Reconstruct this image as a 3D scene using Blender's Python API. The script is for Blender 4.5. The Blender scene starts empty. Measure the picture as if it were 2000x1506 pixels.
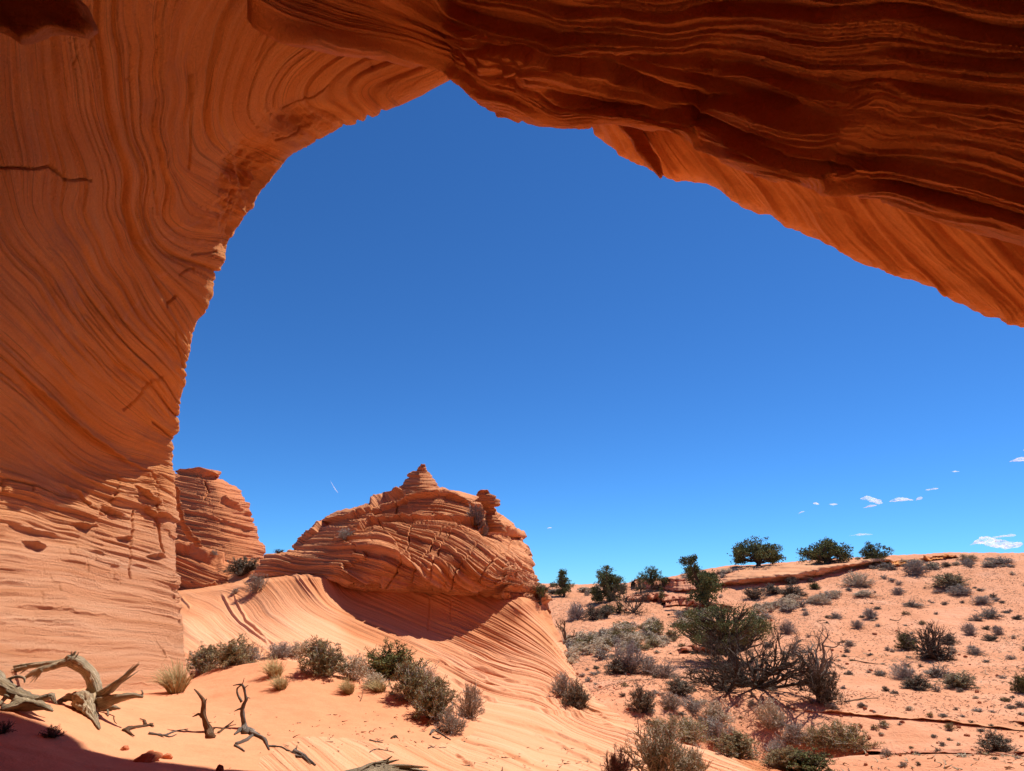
import bpy, math, random
import numpy as np
from mathutils import Vector, Matrix

# ------------------------------------------------------------------ camera, sky, sun, exposure
sc = bpy.context.scene
COL = sc.collection
F = 1300.0                       # focal length in pixels of the 2000 px wide photograph
TH = math.radians(17.0)          # camera pitch
CAM = np.array([0.0, 0.0, 1.6])
cam_d = bpy.data.cameras.new("camera")
cam = bpy.data.objects.new("camera", cam_d)
COL.objects.link(cam)
cam_d.sensor_width = 36.0
cam_d.lens = 36.0 * F / 2000.0
cam_d.clip_start = 0.05
cam_d.clip_end = 12000
cam.location = CAM.tolist()
cam.rotation_euler = (math.pi / 2 + TH, 0, 0)
sc.camera = cam

SUN_AZ = math.radians(54)        # to the right of the view direction (+y)
SUN_EL = math.radians(60.5)
world = bpy.data.worlds.new("World")
sc.world = world
world.use_nodes = True
wn = world.node_tree
for n in list(wn.nodes): wn.nodes.remove(n)
sky = wn.nodes.new("ShaderNodeTexSky")
sky.sky_type = 'NISHITA'
sky.sun_disc = False
sky.sun_elevation = SUN_EL
sky.sun_rotation = SUN_AZ
sky.altitude = 1700
sky.air_density = 0.8
sky.dust_density = 0.0
sky.ozone_density = 1.6
tint = wn.nodes.new("ShaderNodeMix"); tint.data_type = 'RGBA'; tint.blend_type = 'MULTIPLY'
tint.inputs[0].default_value = 1.0
tint.inputs[7].default_value = (0.23, 0.545, 0.88, 1)
bg = wn.nodes.new("ShaderNodeBackground"); bg.inputs[1].default_value = 0.12
wo = wn.nodes.new("ShaderNodeOutputWorld")
wn.links.new(sky.outputs[0], tint.inputs[6])
wn.links.new(tint.outputs[2], bg.inputs[0])
wn.links.new(bg.outputs[0], wo.inputs[0])

sun_d = bpy.data.lights.new("sun", 'SUN')
sun_d.energy = 4.6
sun_d.angle = math.radians(0.53)
sun_d.color = (1.0, 0.955, 0.89)
sun = bpy.data.objects.new("sun", sun_d)
COL.objects.link(sun)
sdir = Vector((math.sin(SUN_AZ) * math.cos(SUN_EL), math.cos(SUN_AZ) * math.cos(SUN_EL), math.sin(SUN_EL)))
sun.rotation_euler = sdir.to_track_quat('Z', 'Y').to_euler()
sun.location = (0, 0, 60)

sc.view_settings.view_transform = 'Standard'
sc.view_settings.look = 'None'
sc.view_settings.exposure = 0.50
sc.view_settings.gamma = 1.0
sc.render.engine = 'CYCLES'
sc.cycles.max_bounces = 10
sc.cycles.diffuse_bounces = 10
sc.cycles.volume_bounces = 2
sc.cycles.transparent_max_bounces = 16

# ------------------------------------------------------------------ maths helpers
def pix(px, py, Y):
    """point at world depth Y seen at photo pixel px, py"""
    px = np.asarray(px, float); py = np.asarray(py, float); Y = np.asarray(Y, float)
    v = 753.0 - py
    dx = px - 1000.0
    dy = F * math.cos(TH) - v * math.sin(TH)
    dz = F * math.sin(TH) + v * math.cos(TH)
    t = Y / dy
    return np.stack([dx * t, Y + 0 * px, CAM[2] + dz * t], -1)

def proj(P, ymin=3.0):
    x = P[..., 0]; y = np.maximum(P[..., 1], ymin); z = P[..., 2] - CAM[2]
    f = y * math.cos(TH) + z * math.sin(TH)
    u = -y * math.sin(TH) + z * math.cos(TH)
    f = np.maximum(f, 0.5)
    return 1000 + F * x / f, 753 - F * u / f

def _h(ix, iy, iz, seed):
    h = (ix.astype(np.uint32) * np.uint32(374761393) + iy.astype(np.uint32) * np.uint32(668265263)
         + iz.astype(np.uint32) * np.uint32(2147483647) + np.uint32((seed * 974634777) & 0xffffffff))
    h = (h ^ (h >> np.uint32(13))) * np.uint32(1274126177)
    h = (h ^ (h >> np.uint32(16))) * np.uint32(2246822519)
    h = h ^ (h >> np.uint32(15))
    return h.astype(np.float64) / 4294967295.0

def vn(x, y=0.0, z=0.0, seed=0):
    """value noise, -1..1"""
    x, y, z = np.broadcast_arrays(np.asarray(x, float), np.asarray(y, float), np.asarray(z, float))
    ix = np.floor(x); iy = np.floor(y); iz = np.floor(z)
    fx = x - ix; fy = y - iy; fz = z - iz
    fx = fx * fx * (3 - 2 * fx); fy = fy * fy * (3 - 2 * fy); fz = fz * fz * (3 - 2 * fz)
    ix = ix.astype(np.int64); iy = iy.astype(np.int64); iz = iz.astype(np.int64)
    def g(a, b, c): return _h(ix + a, iy + b, iz + c, seed)
    x00 = g(0,0,0) * (1-fx) + g(1,0,0) * fx
    x10 = g(0,1,0) * (1-fx) + g(1,1,0) * fx
    x01 = g(0,0,1) * (1-fx) + g(1,0,1) * fx
    x11 = g(0,1,1) * (1-fx) + g(1,1,1) * fx
    a = x00 * (1-fy) + x10 * fy
    b = x01 * (1-fy) + x11 * fy
    return 2 * (a * (1-fz) + b * fz) - 1

def fbm(x, y=0.0, z=0.0, oct=4, seed=0, gain=0.5):
    r = 0; a = 1.0; k = 1.0; t = 0
    for i in range(oct):
        r = r + a * vn(np.asarray(x) * k, np.asarray(y) * k, np.asarray(z) * k, seed + i * 17)
        t += a; a *= gain; k *= 2.03
    return r / t

def blocks(x, y, seed=0, edge=0.16):
    """blocky cells: random height per cell, steep borders, rows shifted like broken layers"""
    iy = np.floor(y)
    xs = x + _h(iy.astype(np.int64), iy.astype(np.int64) * 0 + 3, iy.astype(np.int64) * 0, seed) * 7.3
    ix = np.floor(xs)
    fy = y - iy; fx = xs - ix
    h0 = _h(ix.astype(np.int64), iy.astype(np.int64), iy.astype(np.int64) * 0, seed + 1)
    gap = np.clip(np.minimum(fx, 1 - fx) / 0.05, 0, 1)
    roof = np.clip(fy / edge, 0, 1) * np.clip((1 - fy) / 0.06, 0, 1)
    return (h0 * (0.35 + 0.65 * roof)) * (0.6 + 0.4 * gap)

def sst(a, b, x):
    t = np.clip((x - a) / (b - a), 0, 1)
    return t * t * (3 - 2 * t)

class TPS:
    """thin plate spline through scattered values"""
    def __init__(self, pts, vals, lam=0.0, sx=1.0):
        self.s = sx
        p = np.array(pts, float) / sx; v = np.array(vals, float)
        n = len(p)
        d = np.sqrt(((p[:, None] - p[None]) ** 2).sum(-1)) + 1e-9
        K = d * d * np.log(d) + lam * np.eye(n)
        Pm = np.c_[np.ones(n), p]
        A = np.zeros((n + 3, n + 3)); A[:n, :n] = K; A[:n, n:] = Pm; A[n:, :n] = Pm.T
        self.w = np.linalg.lstsq(A, np.r_[v, 0, 0, 0], rcond=None)[0]; self.p = p
    def __call__(self, x, y):
        shp = np.shape(x)
        q = np.c_[np.ravel(x), np.ravel(y)] / self.s
        out = np.empty(len(q)); n = len(self.p)
        for i in range(0, len(q), 40000):
            c = q[i:i + 40000]
            d2 = ((c[:, None] - self.p[None]) ** 2).sum(-1) + 1e-12
            out[i:i + 40000] = (0.5 * d2 * np.log(d2)) @ self.w[:n] + self.w[n] + c @ self.w[n + 1:]
        return out.reshape(shp)

def tps_lines(lines, lam=0.02, sx=300.0):
    pts = []; vals = []
    for s, L in lines:
        for p in L: pts.append(p); vals.append(s)
    return TPS(pts, vals, lam, sx)

def tps_pts(L, lam=0.0, sx=300.0):
    return TPS([(a, b) for a, b, c in L], [c for a, b, c in L], lam, sx)

def catmull(C, t):
    """C (n,k) control points, t in 0..n-1"""
    C = np.asarray(C, float); n = len(C)
    i = np.clip(np.floor(t).astype(int), 0, n - 2); f = (t - i)[:, None]
    p0 = C[np.maximum(i - 1, 0)]; p1 = C[i]; p2 = C[i + 1]; p3 = C[np.minimum(i + 2, n - 1)]
    return 0.5 * ((2 * p1) + (-p0 + p2) * f + (2 * p0 - 5 * p1 + 4 * p2 - p3) * f ** 2 + (-p0 + 3 * p1 - 3 * p2 + p3) * f ** 3)

def bicat(T, tu, tv):
    """T (nu,nv,k) control net -> (len(tu),len(tv),k)"""
    T = np.asarray(T, float); nu, nv, k = T.shape
    A = catmull(T.reshape(nu, nv * k), tu).reshape(len(tu), nv, k)
    B = catmull(A.transpose(1, 0, 2).reshape(nv, len(tu) * k), tv).reshape(len(tv), len(tu), k)
    return B.transpose(1, 0, 2)

def seg_dist(px, py, L):
    """signed distance (positive below, in picture) and parameter to a polyline"""
    best = np.full(np.shape(px), 1e9); sg = np.ones(np.shape(px)); par = np.zeros(np.shape(px))
    for k, ((ax, ay), (bx, by)) in enumerate(zip(L[:-1], L[1:])):
        dx, dy = bx - ax, by - ay; l2 = dx * dx + dy * dy + 1e-9
        t = np.clip(((px - ax) * dx + (py - ay) * dy) / l2, 0, 1)
        d = np.hypot(px - ax - t * dx, py - ay - t * dy)
        m = d < best
        cr = dx * (py - ay) - dy * (px - ax)
        best = np.where(m, d, best); sg = np.where(m, np.sign(cr), sg); par = np.where(m, (k + t) / (len(L) - 1), par)
    return best * np.where(sg == 0, 1, sg), par

def ledge(px, py, L, lip=7, below=22, wob=1.2, tap=.1):
    """overhanging lip along a polyline: sticks out above, recess below (in units of 1)"""
    d, t = seg_dist(px, py, L)
    e = sst(0, tap, t) * sst(1, 1 - tap, t)
    d = d + 3.0 * vn(px * 0.025, py * 0.025, seed=5) + wob * vn(px * 0.09, py * 0.09, seed=6)
    up = np.exp(-(np.minimum(d, 0) / lip) ** 2) * (d <= 0)
    dn = np.exp(-(np.maximum(d, 0) / below)) * (d > 0)
    return e * (up - dn * sst(0, 4, d) + (d > 0) * (1 - sst(0, 4, d)))

def crack(px, py, L, w=1.8):
    d, t = seg_dist(px, py, L)
    d = d + 2.2 * vn(px * 0.05, py * 0.05, seed=9)
    return np.exp(-(d / w) ** 2)

def grid_normals(P):
    du = np.gradient(P, axis=0); dv = np.gradient(P, axis=1)
    n = np.cross(du, dv)
    return n / (np.linalg.norm(n, axis=-1, keepdims=True) + 1e-12)

# ------------------------------------------------------------------ object helpers
def tag(o, label=None, cat=None, group=None, kind=None):
    if label: o['label'] = label
    if cat: o['category'] = cat
    if group: o['group'] = group
    if kind: o['kind'] = kind
    return o

def mesh_obj(name, V, Fc, mat, parent=None, attrs=None, smooth=True, cyc=None, matidx=None):
    """V (n,3); Fc (m,3|4) int array or list of such arrays"""
    me = bpy.data.meshes.new(name)
    V = np.asarray(V, np.float32).reshape(-1, 3)
    if not isinstance(Fc, list): Fc = [Fc]
    Fc = [np.asarray(f, np.int32) for f in Fc if len(f)]
    idx = np.concatenate([f.ravel() for f in Fc])
    tot = np.concatenate([np.full(len(f), f.shape[1], np.int32) for f in Fc])
    st = np.r_[0, np.cumsum(tot)[:-1]].astype(np.int32)
    me.vertices.add(len(V)); me.vertices.foreach_set("co", V.ravel())
    me.loops.add(len(idx)); me.loops.foreach_set("vertex_index", idx)
    me.polygons.add(len(tot)); me.polygons.foreach_set("loop_start", st)
    try: me.polygons.foreach_set("loop_total", tot)
    except Exception: pass
    me.polygons.foreach_set("use_smooth", np.full(len(tot), smooth, dtype=bool))
    if attrs:
        for k, v in attrs.items():
            a = me.attributes.new(k, 'FLOAT', 'POINT'); a.data.foreach_set("value", np.asarray(v, np.float32).ravel())
    mats = mat if isinstance(mat, (list, tuple)) else [mat]
    for m in mats: me.materials.append(m)
    if matidx is not None: me.polygons.foreach_set("material_index", np.asarray(matidx, np.int32))
    me.update(calc_edges=True); me.validate()
    o = bpy.data.objects.new(name, me)
    COL.objects.link(o)
    if parent: o.parent = parent
    return o

def grid_faces(nu, nv, wrap_u=False, flip=False):
    i = np.arange(nu if wrap_u else nu - 1)[:, None]; j = np.arange(nv - 1)[None]
    a = i * nv + j; b = ((i + 1) % nu) * nv + j
    q = np.stack([a, b, b + 1, a + 1], -1).reshape(-1, 4)
    return q[:, ::-1] if flip else q

def grid_obj(name, P, mat, S=None, parent=None, flip=False, wrap_u=False, extra=None):
    at = {}
    if S is not None: at['strata'] = S
    if extra: at.update(extra)
    return mesh_obj(name, P.reshape(-1, 3), grid_faces(P.shape[0], P.shape[1], wrap_u, flip), mat, parent, at)

def empty(name, loc, rz=0.0):
    o = bpy.data.objects.new(name, None); COL.objects.link(o)
    o.location = loc; o.rotation_euler = (0, 0, rz); o.empty_display_size = 0.3
    return o

# ------------------------------------------------------------------ materials
class NT:
    def __init__(self, name):
        self.m = bpy.data.materials.new(name); self.m.use_nodes = True
        self.t = self.m.node_tree
        self.b = self.t.nodes["Principled BSDF"]
        self.b.inputs["Roughness"].default_value = 0.9
        self.b.inputs["Specular IOR Level"].default_value = 0.15
    def n(self, ty, **kw):
        x = self.t.nodes.new(ty)
        for k, v in kw.items(): setattr(x, k, v)
        return x
    def l(self, a, b): self.t.links.new(a, b)
    def math(self, op, a, b=None, c=None):
        x = self.n("ShaderNodeMath", operation=op)
        for i, v in enumerate((a, b, c)):
            if v is None: continue
            if isinstance(v, (int, float)): x.inputs[i].default_value = v
            else: self.l(v, x.inputs[i])
        return x.outputs[0]
    def mix(self, f, a, b, mode='MIX'):
        x = self.n("ShaderNodeMix"); x.data_type = 'RGBA'; x.blend_type = mode
        for i, v in ((0, f), (6, a), (7, b)):
            if isinstance(v, (int, float)): x.inputs[i].default_value = v
            elif isinstance(v, tuple): x.inputs[i].default_value = (*v, 1)
            else: self.l(v, x.inputs[i])
        return x.outputs[2]
    def ramp(self, f, stops):
        x = self.n("ShaderNodeValToRGB"); self.l(f, x.inputs[0])
        e = x.color_ramp.elements
        while len(e) < len(stops): e.new(0.5)
        for k, (p, c) in enumerate(stops):
            e[k].position = p; e[k].color = (*c, 1) if len(c) == 3 else c
        return x.outputs[0]
    def noise(self, vec, scale, detail=4, rough=0.55, w=None, dist=0.0):
        x = self.n("ShaderNodeTexNoise")
        if w is not None: x.noise_dimensions = '4D'; self.l(w, x.inputs["W"])
        self.l(vec, x.inputs["Vector"])
        x.inputs["Scale"].default_value = scale; x.inputs["Detail"].default_value = detail
        x.inputs["Roughness"].default_value = rough; x.inputs["Distortion"].default_value = dist
        return x.outputs[0]
    def obj(self):
        return self.n("ShaderNodeTexCoord").outputs["Object"]

def g(v): return (v, v, v)

def rock_mat(name, base, dark, light, k=9.0, along=0.35, band=0.6, bump=0.05, line=0.5, grain=0.03, patch=None, fine=55.0):
    """layered sandstone: colour bands and relief follow the 'strata' value stored on the mesh"""
    T = NT(name)
    co = T.obj()
    s = T.n("ShaderNodeAttribute", attribute_name="strata").outputs["Fac"]
    warp = T.noise(co, 0.9, 3)
    s1 = T.math('ADD', s, T.math('MULTIPLY', warp, 0.10))
    def lay(kk, al, det=2, ro=0.5):
        # noise sampled at (layer value, slow drift along the rock)
        return T.noise(co, al, det, ro, w=T.math('MULTIPLY', s1, kk))
    n1 = lay(k, along, 3, 0.6)
    n2 = lay(k * 3.7, along * 1.6, 3, 0.6)
    n3 = lay(fine, along * 2.4, 2, 0.6)
    big = T.noise(co, 0.22, 5, 0.6)
    c = T.ramp(n1, [(0.30, dark), (0.47, base), (0.56, base), (0.72, light)])
    c2 = T.ramp(n2, [(0.28, dark), (0.5, base), (0.74, light)])
    c = T.mix(band, base, c)
    c = T.mix(band * 0.55, c, c2)
    dk = T.ramp(n3, [(0.30, g(0.50)), (0.42, g(1.0)), (0.6, g(1.0)), (0.75, g(1.12))])
    c = T.mix(line, c, dk, 'MULTIPLY')
    mt = T.ramp(big, [(0.3, g(0.86)), (0.5, g(1.0)), (0.7, g(1.10))])
    c = T.mix(0.9, c, mt, 'MULTIPLY')
    gr = T.noise(co, 30.0, 6, 0.78)
    c = T.mix(0.8, c, T.ramp(gr, [(0.3, g(0.86)), (0.7, g(1.12))]), 'MULTIPLY')
    if patch:
        m = T.ramp(T.noise(co, patch[1], 4, 0.6), [(patch[2], g(0)), (patch[2] + 0.12, g(1))])
        c = T.mix(T.math('MULTIPLY', m, patch[3]), c, patch[0])
    pl = T.n("ShaderNodeAttribute", attribute_name="pale").outputs["Fac"]
    pc = T.ramp(n2, [(0.3, (0.68, 0.29, 0.135)), (0.5, (0.78, 0.375, 0.20)), (0.72, (0.84, 0.455, 0.265))])
    pc = T.mix(line * .7, pc, dk, 'MULTIPLY')
    c = T.mix(pl, c, pc)
    T.l(c, T.b.inputs["Base Color"])
    h = T.math('ADD', T.math('MULTIPLY', n2, bump * 1.2), T.math('MULTIPLY', n3, bump * 0.7))
    h = T.math('ADD', h, T.math('MULTIPLY', n1, bump))
    h = T.math('ADD', h, T.math('MULTIPLY', gr, grain))
    h = T.math('ADD', h, T.math('MULTIPLY', T.noise(co, 6.0, 5, 0.65), bump * 0.6))
    B = T.n("ShaderNodeBump"); B.inputs["Strength"].default_value = 0.9; B.inputs["Distance"].default_value = 1.0
    T.l(h, B.inputs["Height"]); T.l(B.outputs[0], T.b.inputs["Normal"])
    return T.m

def sand_mat(name, a, b, c3, litter=0.0, bump=0.012, rock=None):
    T = NT(name); co = T.obj()
    n = T.noise(co, 0.45, 5, 0.6)
    c = T.ramp(n, [(0.32, a), (0.5, b), (0.68, c3)])
    f = T.noise(co, 60.0, 3, 0.7)
    c = T.mix(0.8, c, T.ramp(f, [(0.3, g(0.90)), (0.7, g(1.08))]), 'MULTIPLY')
    m = T.noise(co, 4.0, 4, 0.65)
    c = T.mix(0.7, c, T.ramp(m, [(0.3, g(0.88)), (0.6, g(1.04))]), 'MULTIPLY')
    if litter:
        v = T.n("ShaderNodeTexVoronoi"); v.inputs["Scale"].default_value = 5.5; T.l(co, v.inputs["Vector"])
        v.inputs["Randomness"].default_value = 1.0
        reg = T.noise(co, 0.3, 4, 0.6)
        thr = T.math('MULTIPLY', T.math('SUBTRACT', reg, 0.42), litter)
        k = T.math('LESS_THAN', v.outputs["Distance"], thr)
        c = T.mix(T.math('MULTIPLY', k, 0.6), c, (0.20, 0.10, 0.055))
    T.l(c, T.b.inputs["Base Color"])
    h = T.math('ADD', T.math('MULTIPLY', m, bump * 3), T.math('MULTIPLY', f, bump * 0.35))
    h = T.math('ADD', h, T.math('MULTIPLY', T.noise(co, 14.0, 3, 0.6), bump))
    B = T.n("ShaderNodeBump"); B.inputs["Strength"].default_value = 0.8; B.inputs["Distance"].default_value = 1.0
    T.l(h, B.inputs["Height"]); T.l(B.outputs[0], T.b.inputs["Normal"])
    T.b.inputs["Roughness"].default_value = 1.0
    return T.m

def plain_mat(name, a, b, scale=8.0, bump=0.0, rough=0.9, rnd=0.0, trans=0.0, stretch=None):
    T = NT(name); co = T.obj()
    if stretch:
        mp = T.n("ShaderNodeMapping"); mp.inputs["Scale"].default_value = stretch; T.l(co, mp.inputs[0]); co = mp.outputs[0]
    n = T.noise(co, scale, 4, 0.65)
    c = T.ramp(n, [(0.3, a), (0.7, b)])
    if rnd:
        oi = T.n("ShaderNodeObjectInfo").outputs["Random"]
        c = T.mix(1.0, c, T.ramp(oi, [(0.0, g(1 - rnd)), (1.0, g(1 + rnd))]), 'MULTIPLY')
    T.l(c, T.b.inputs["Base Color"])
    T.b.inputs["Roughness"].default_value = rough
    if bump:
        B = T.n("ShaderNodeBump"); B.inputs["Strength"].default_value = 0.8; B.inputs["Distance"].default_value = bump
        T.l(n, B.inputs["Height"]); T.l(B.outputs[0], T.b.inputs["Normal"])
    return T.m

def wood_mat(name, a, b, c3):
    """weathered wood; fibres follow the 'fib' value stored round each limb"""
    T = NT(name); co = T.obj()
    s = T.n("ShaderNodeAttribute", attribute_name="fib").outputs["Fac"]
    n = T.noise(co, 2.5, 4, 0.7, w=T.math('MULTIPLY', s, 15.0))
    m = T.noise(co, 9.0, 4, 0.6)
    c = T.ramp(n, [(0.30, a), (0.46, b), (0.62, c3)])
    c = T.mix(0.7, c, T.ramp(m, [(0.3, g(0.7)), (0.65, g(1.1))]), 'MULTIPLY')
    T.l(c, T.b.inputs["Base Color"])
    B = T.n("ShaderNodeBump"); B.inputs["Strength"].default_value = 1.0; B.inputs["Distance"].default_value = 0.06
    T.l(n, B.inputs["Height"]); T.l(B.outputs[0], T.b.inputs["Normal"])
    return T.m

M = {}
M['wall'] = rock_mat("sandstone_wall", (0.82, 0.315, 0.085), (0.62, 0.19, 0.045), (0.88, 0.43, 0.15), k=5.0, along=0.22, band=0.75, bump=0.035, line=0.65, fine=44, grain=.09, patch=((0.50, 0.22, 0.12), .8, .56, .35))
M['roof'] = rock_mat("sandstone_roof", (0.80, 0.260, 0.058), (0.60, 0.155, 0.034), (0.88, 0.36, 0.10), k=4.0, along=0.3, band=0.6, bump=0.045, line=0.4, grain=0.10, fine=30)
M['flute'] = rock_mat("sandstone_fluted", (0.76, 0.285, 0.070), (0.60, 0.185, 0.042), (0.84, 0.38, 0.12), k=4.0, along=0.22, band=0.6, bump=0.025, line=0.3, fine=22)
M['butte'] = rock_mat("sandstone_butte", (0.64, 0.255, 0.105), (0.46, 0.145, 0.052), (0.74, 0.36, 0.185), k=7.0, along=0.25, band=0.85, bump=0.085, line=0.8, fine=42)
M['dome'] = rock_mat("sandstone_dome", (0.56, 0.20, 0.078), (0.42, 0.125, 0.045), (0.66, 0.275, 0.125), k=7.0, along=0.2, band=0.5, bump=0.09, line=0.6, fine=40)
M['apron'] = rock_mat("slickrock", (0.63, 0.285, 0.135), (0.51, 0.195, 0.083), (0.71, 0.375, 0.20), k=7.0, along=0.12, band=0.8, bump=0.022, line=0.5, grain=0.010, fine=30)
M['swirl'] = rock_mat("swirled_slickrock", (0.64, 0.255, 0.105), (0.46, 0.145, 0.052), (0.74, 0.36, 0.185), k=7.0, along=0.12, band=0.85, bump=0.03, line=0.75, grain=0.012, fine=30)
M['ledge'] = rock_mat("sandstone_ledge", (0.56, 0.20, 0.095), (0.44, 0.13, 0.055), (0.64, 0.27, 0.15), k=8.0, along=0.3, band=0.5, bump=0.05, line=0.5)
M['dune'] = sand_mat("dune_sand", (0.65, 0.265, 0.125), (0.68, 0.285, 0.14), (0.70, 0.305, 0.155), bump=0.006)
M['hill'] = sand_mat("hill_sand", (0.57, 0.24, 0.118), (0.64, 0.28, 0.145), (0.68, 0.325, 0.185), litter=1.0, bump=0.03)
M['plain'] = sand_mat("desert_floor", (0.55, 0.22, 0.12), (0.60, 0.26, 0.15), (0.55, 0.30, 0.19), bump=0.02)
M['stone'] = plain_mat("red_stone", (0.42, 0.12, 0.05), (0.55, 0.19, 0.08), 9, 0.01)
M['drift'] = wood_mat("bleached_wood", (0.26, 0.15, 0.075), (0.60, 0.44, 0.26), (0.78, 0.62, 0.42))
M['snag'] = wood_mat("brown_wood", (0.10, 0.045, 0.02), (0.27, 0.13, 0.06), (0.42, 0.28, 0.17))
M['greywood'] = wood_mat("grey_wood", (0.12, 0.09, 0.075), (0.30, 0.23, 0.18), (0.45, 0.37, 0.30))
M['darkwood'] = wood_mat("dark_wood", (0.035, 0.024, 0.018), (0.09, 0.062, 0.045), (0.20, 0.15, 0.11))
def leafm(n, a, b): return plain_mat(n, a, b, 7.0, rnd=0.10)
M['twig_grey'] = leafm("grey_twigs", (0.22, 0.18, 0.155), (0.42, 0.36, 0.31))
M['twig_pale'] = leafm("pale_twigs", (0.36, 0.29, 0.21), (0.60, 0.49, 0.37))
M['twig_dark'] = leafm("dark_twigs", (0.05, 0.035, 0.028), (0.12, 0.085, 0.065))
M['leaf_olive'] = leafm("olive_leaves", (0.18, 0.145, 0.07), (0.38, 0.315, 0.17))
M['leaf_grey'] = leafm("grey_leaves", (0.27, 0.22, 0.17), (0.48, 0.41, 0.32))
M['leaf_pale'] = leafm("pale_sage_leaves", (0.50, 0.40, 0.27), (0.74, 0.61, 0.44))
M['leaf_green'] = leafm("green_leaves", (0.075, 0.09, 0.028), (0.21, 0.21, 0.075))
M['leaf_dark'] = leafm("dark_grey_green_leaves", (0.13, 0.11, 0.075), (0.28, 0.24, 0.17))
M['leaf_yellow'] = leafm("yellow_green_leaves", (0.15, 0.115, 0.04), (0.29, 0.23, 0.09))
M['leaf_juniper'] = leafm("juniper_foliage", (0.065, 0.082, 0.026), (0.19, 0.205, 0.08))
M['grass'] = leafm("dry_grass", (0.34, 0.24, 0.10), (0.58, 0.44, 0.22))

# ------------------------------------------------------------------ the arch: left wall, roof, far roof edge
S_WALL = tps_lines([
    (0, [(-100,1345),(0,1340),(150,1345),(370,1350)]), (-1.2, [(0,1460),(370,1470)]),
    (1.5, [(-100,1185),(0,1188),(118,1193),(218,1202),(353,1215)]),
    (2.8, [(-100,1040),(0,1050),(150,1080),(340,1120)]),
    (4, [(-100,920),(0,950),(120,985),(240,1020),(340,1050)]),
    (5, [(0,800),(100,880),(200,940),(335,985)]),
    (6, [(-100,620),(0,691),(100,787),(199,866),(327,905)]),
    (7, [(-100,480),(0,590),(100,690),(190,770),(340,865)]),
    (8, [(-80,250),(-20,400),(80,535),(207,700),(287,775),(345,830)]),
    (9, [(30,0),(40,150),(60,300),(55,400),(100,480),(223,640),(303,720),(355,790)]),
    (9.7, [(90,0),(100,150),(120,250),(150,370),(135,405),(190,530),(260,620),(320,680),(370,740)]),
    (10.5, [(150,0),(170,150),(187,239),(207,299),(221,370),(215,398),(239,450),(275,525),(310,580),(380,690)]),
    (11.5, [(217,0),(219,60),(233,139),(239,199),(255,279),(279,339),(270,400),(290,470),(340,520),(410,560)]),
    (12.5, [(300,0),(305,100),(305,200),(315,300),(330,360),(320,420),(360,460),(440,470)]),
    (13.5, [(370,0),(345,60),(335,120),(335,250),(345,320),(400,360),(470,400)]),
    (14.5, [(470,0),(430,100),(412,180),(404,245),(430,300),(500,340)]),
    (15.5, [(570,25),(510,80),(480,150),(465,220),(500,270),(560,290)]),
    (16.5, [(660,65),(600,110),(550,160),(540,210),(600,255)]),
    (17.5, [(760,80),(690,115),(630,160),(620,200),(680,232)]),
    (18.5, [(860,105),(780,140),(710,180),(740,212)]),
], lam=0.004)

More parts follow.
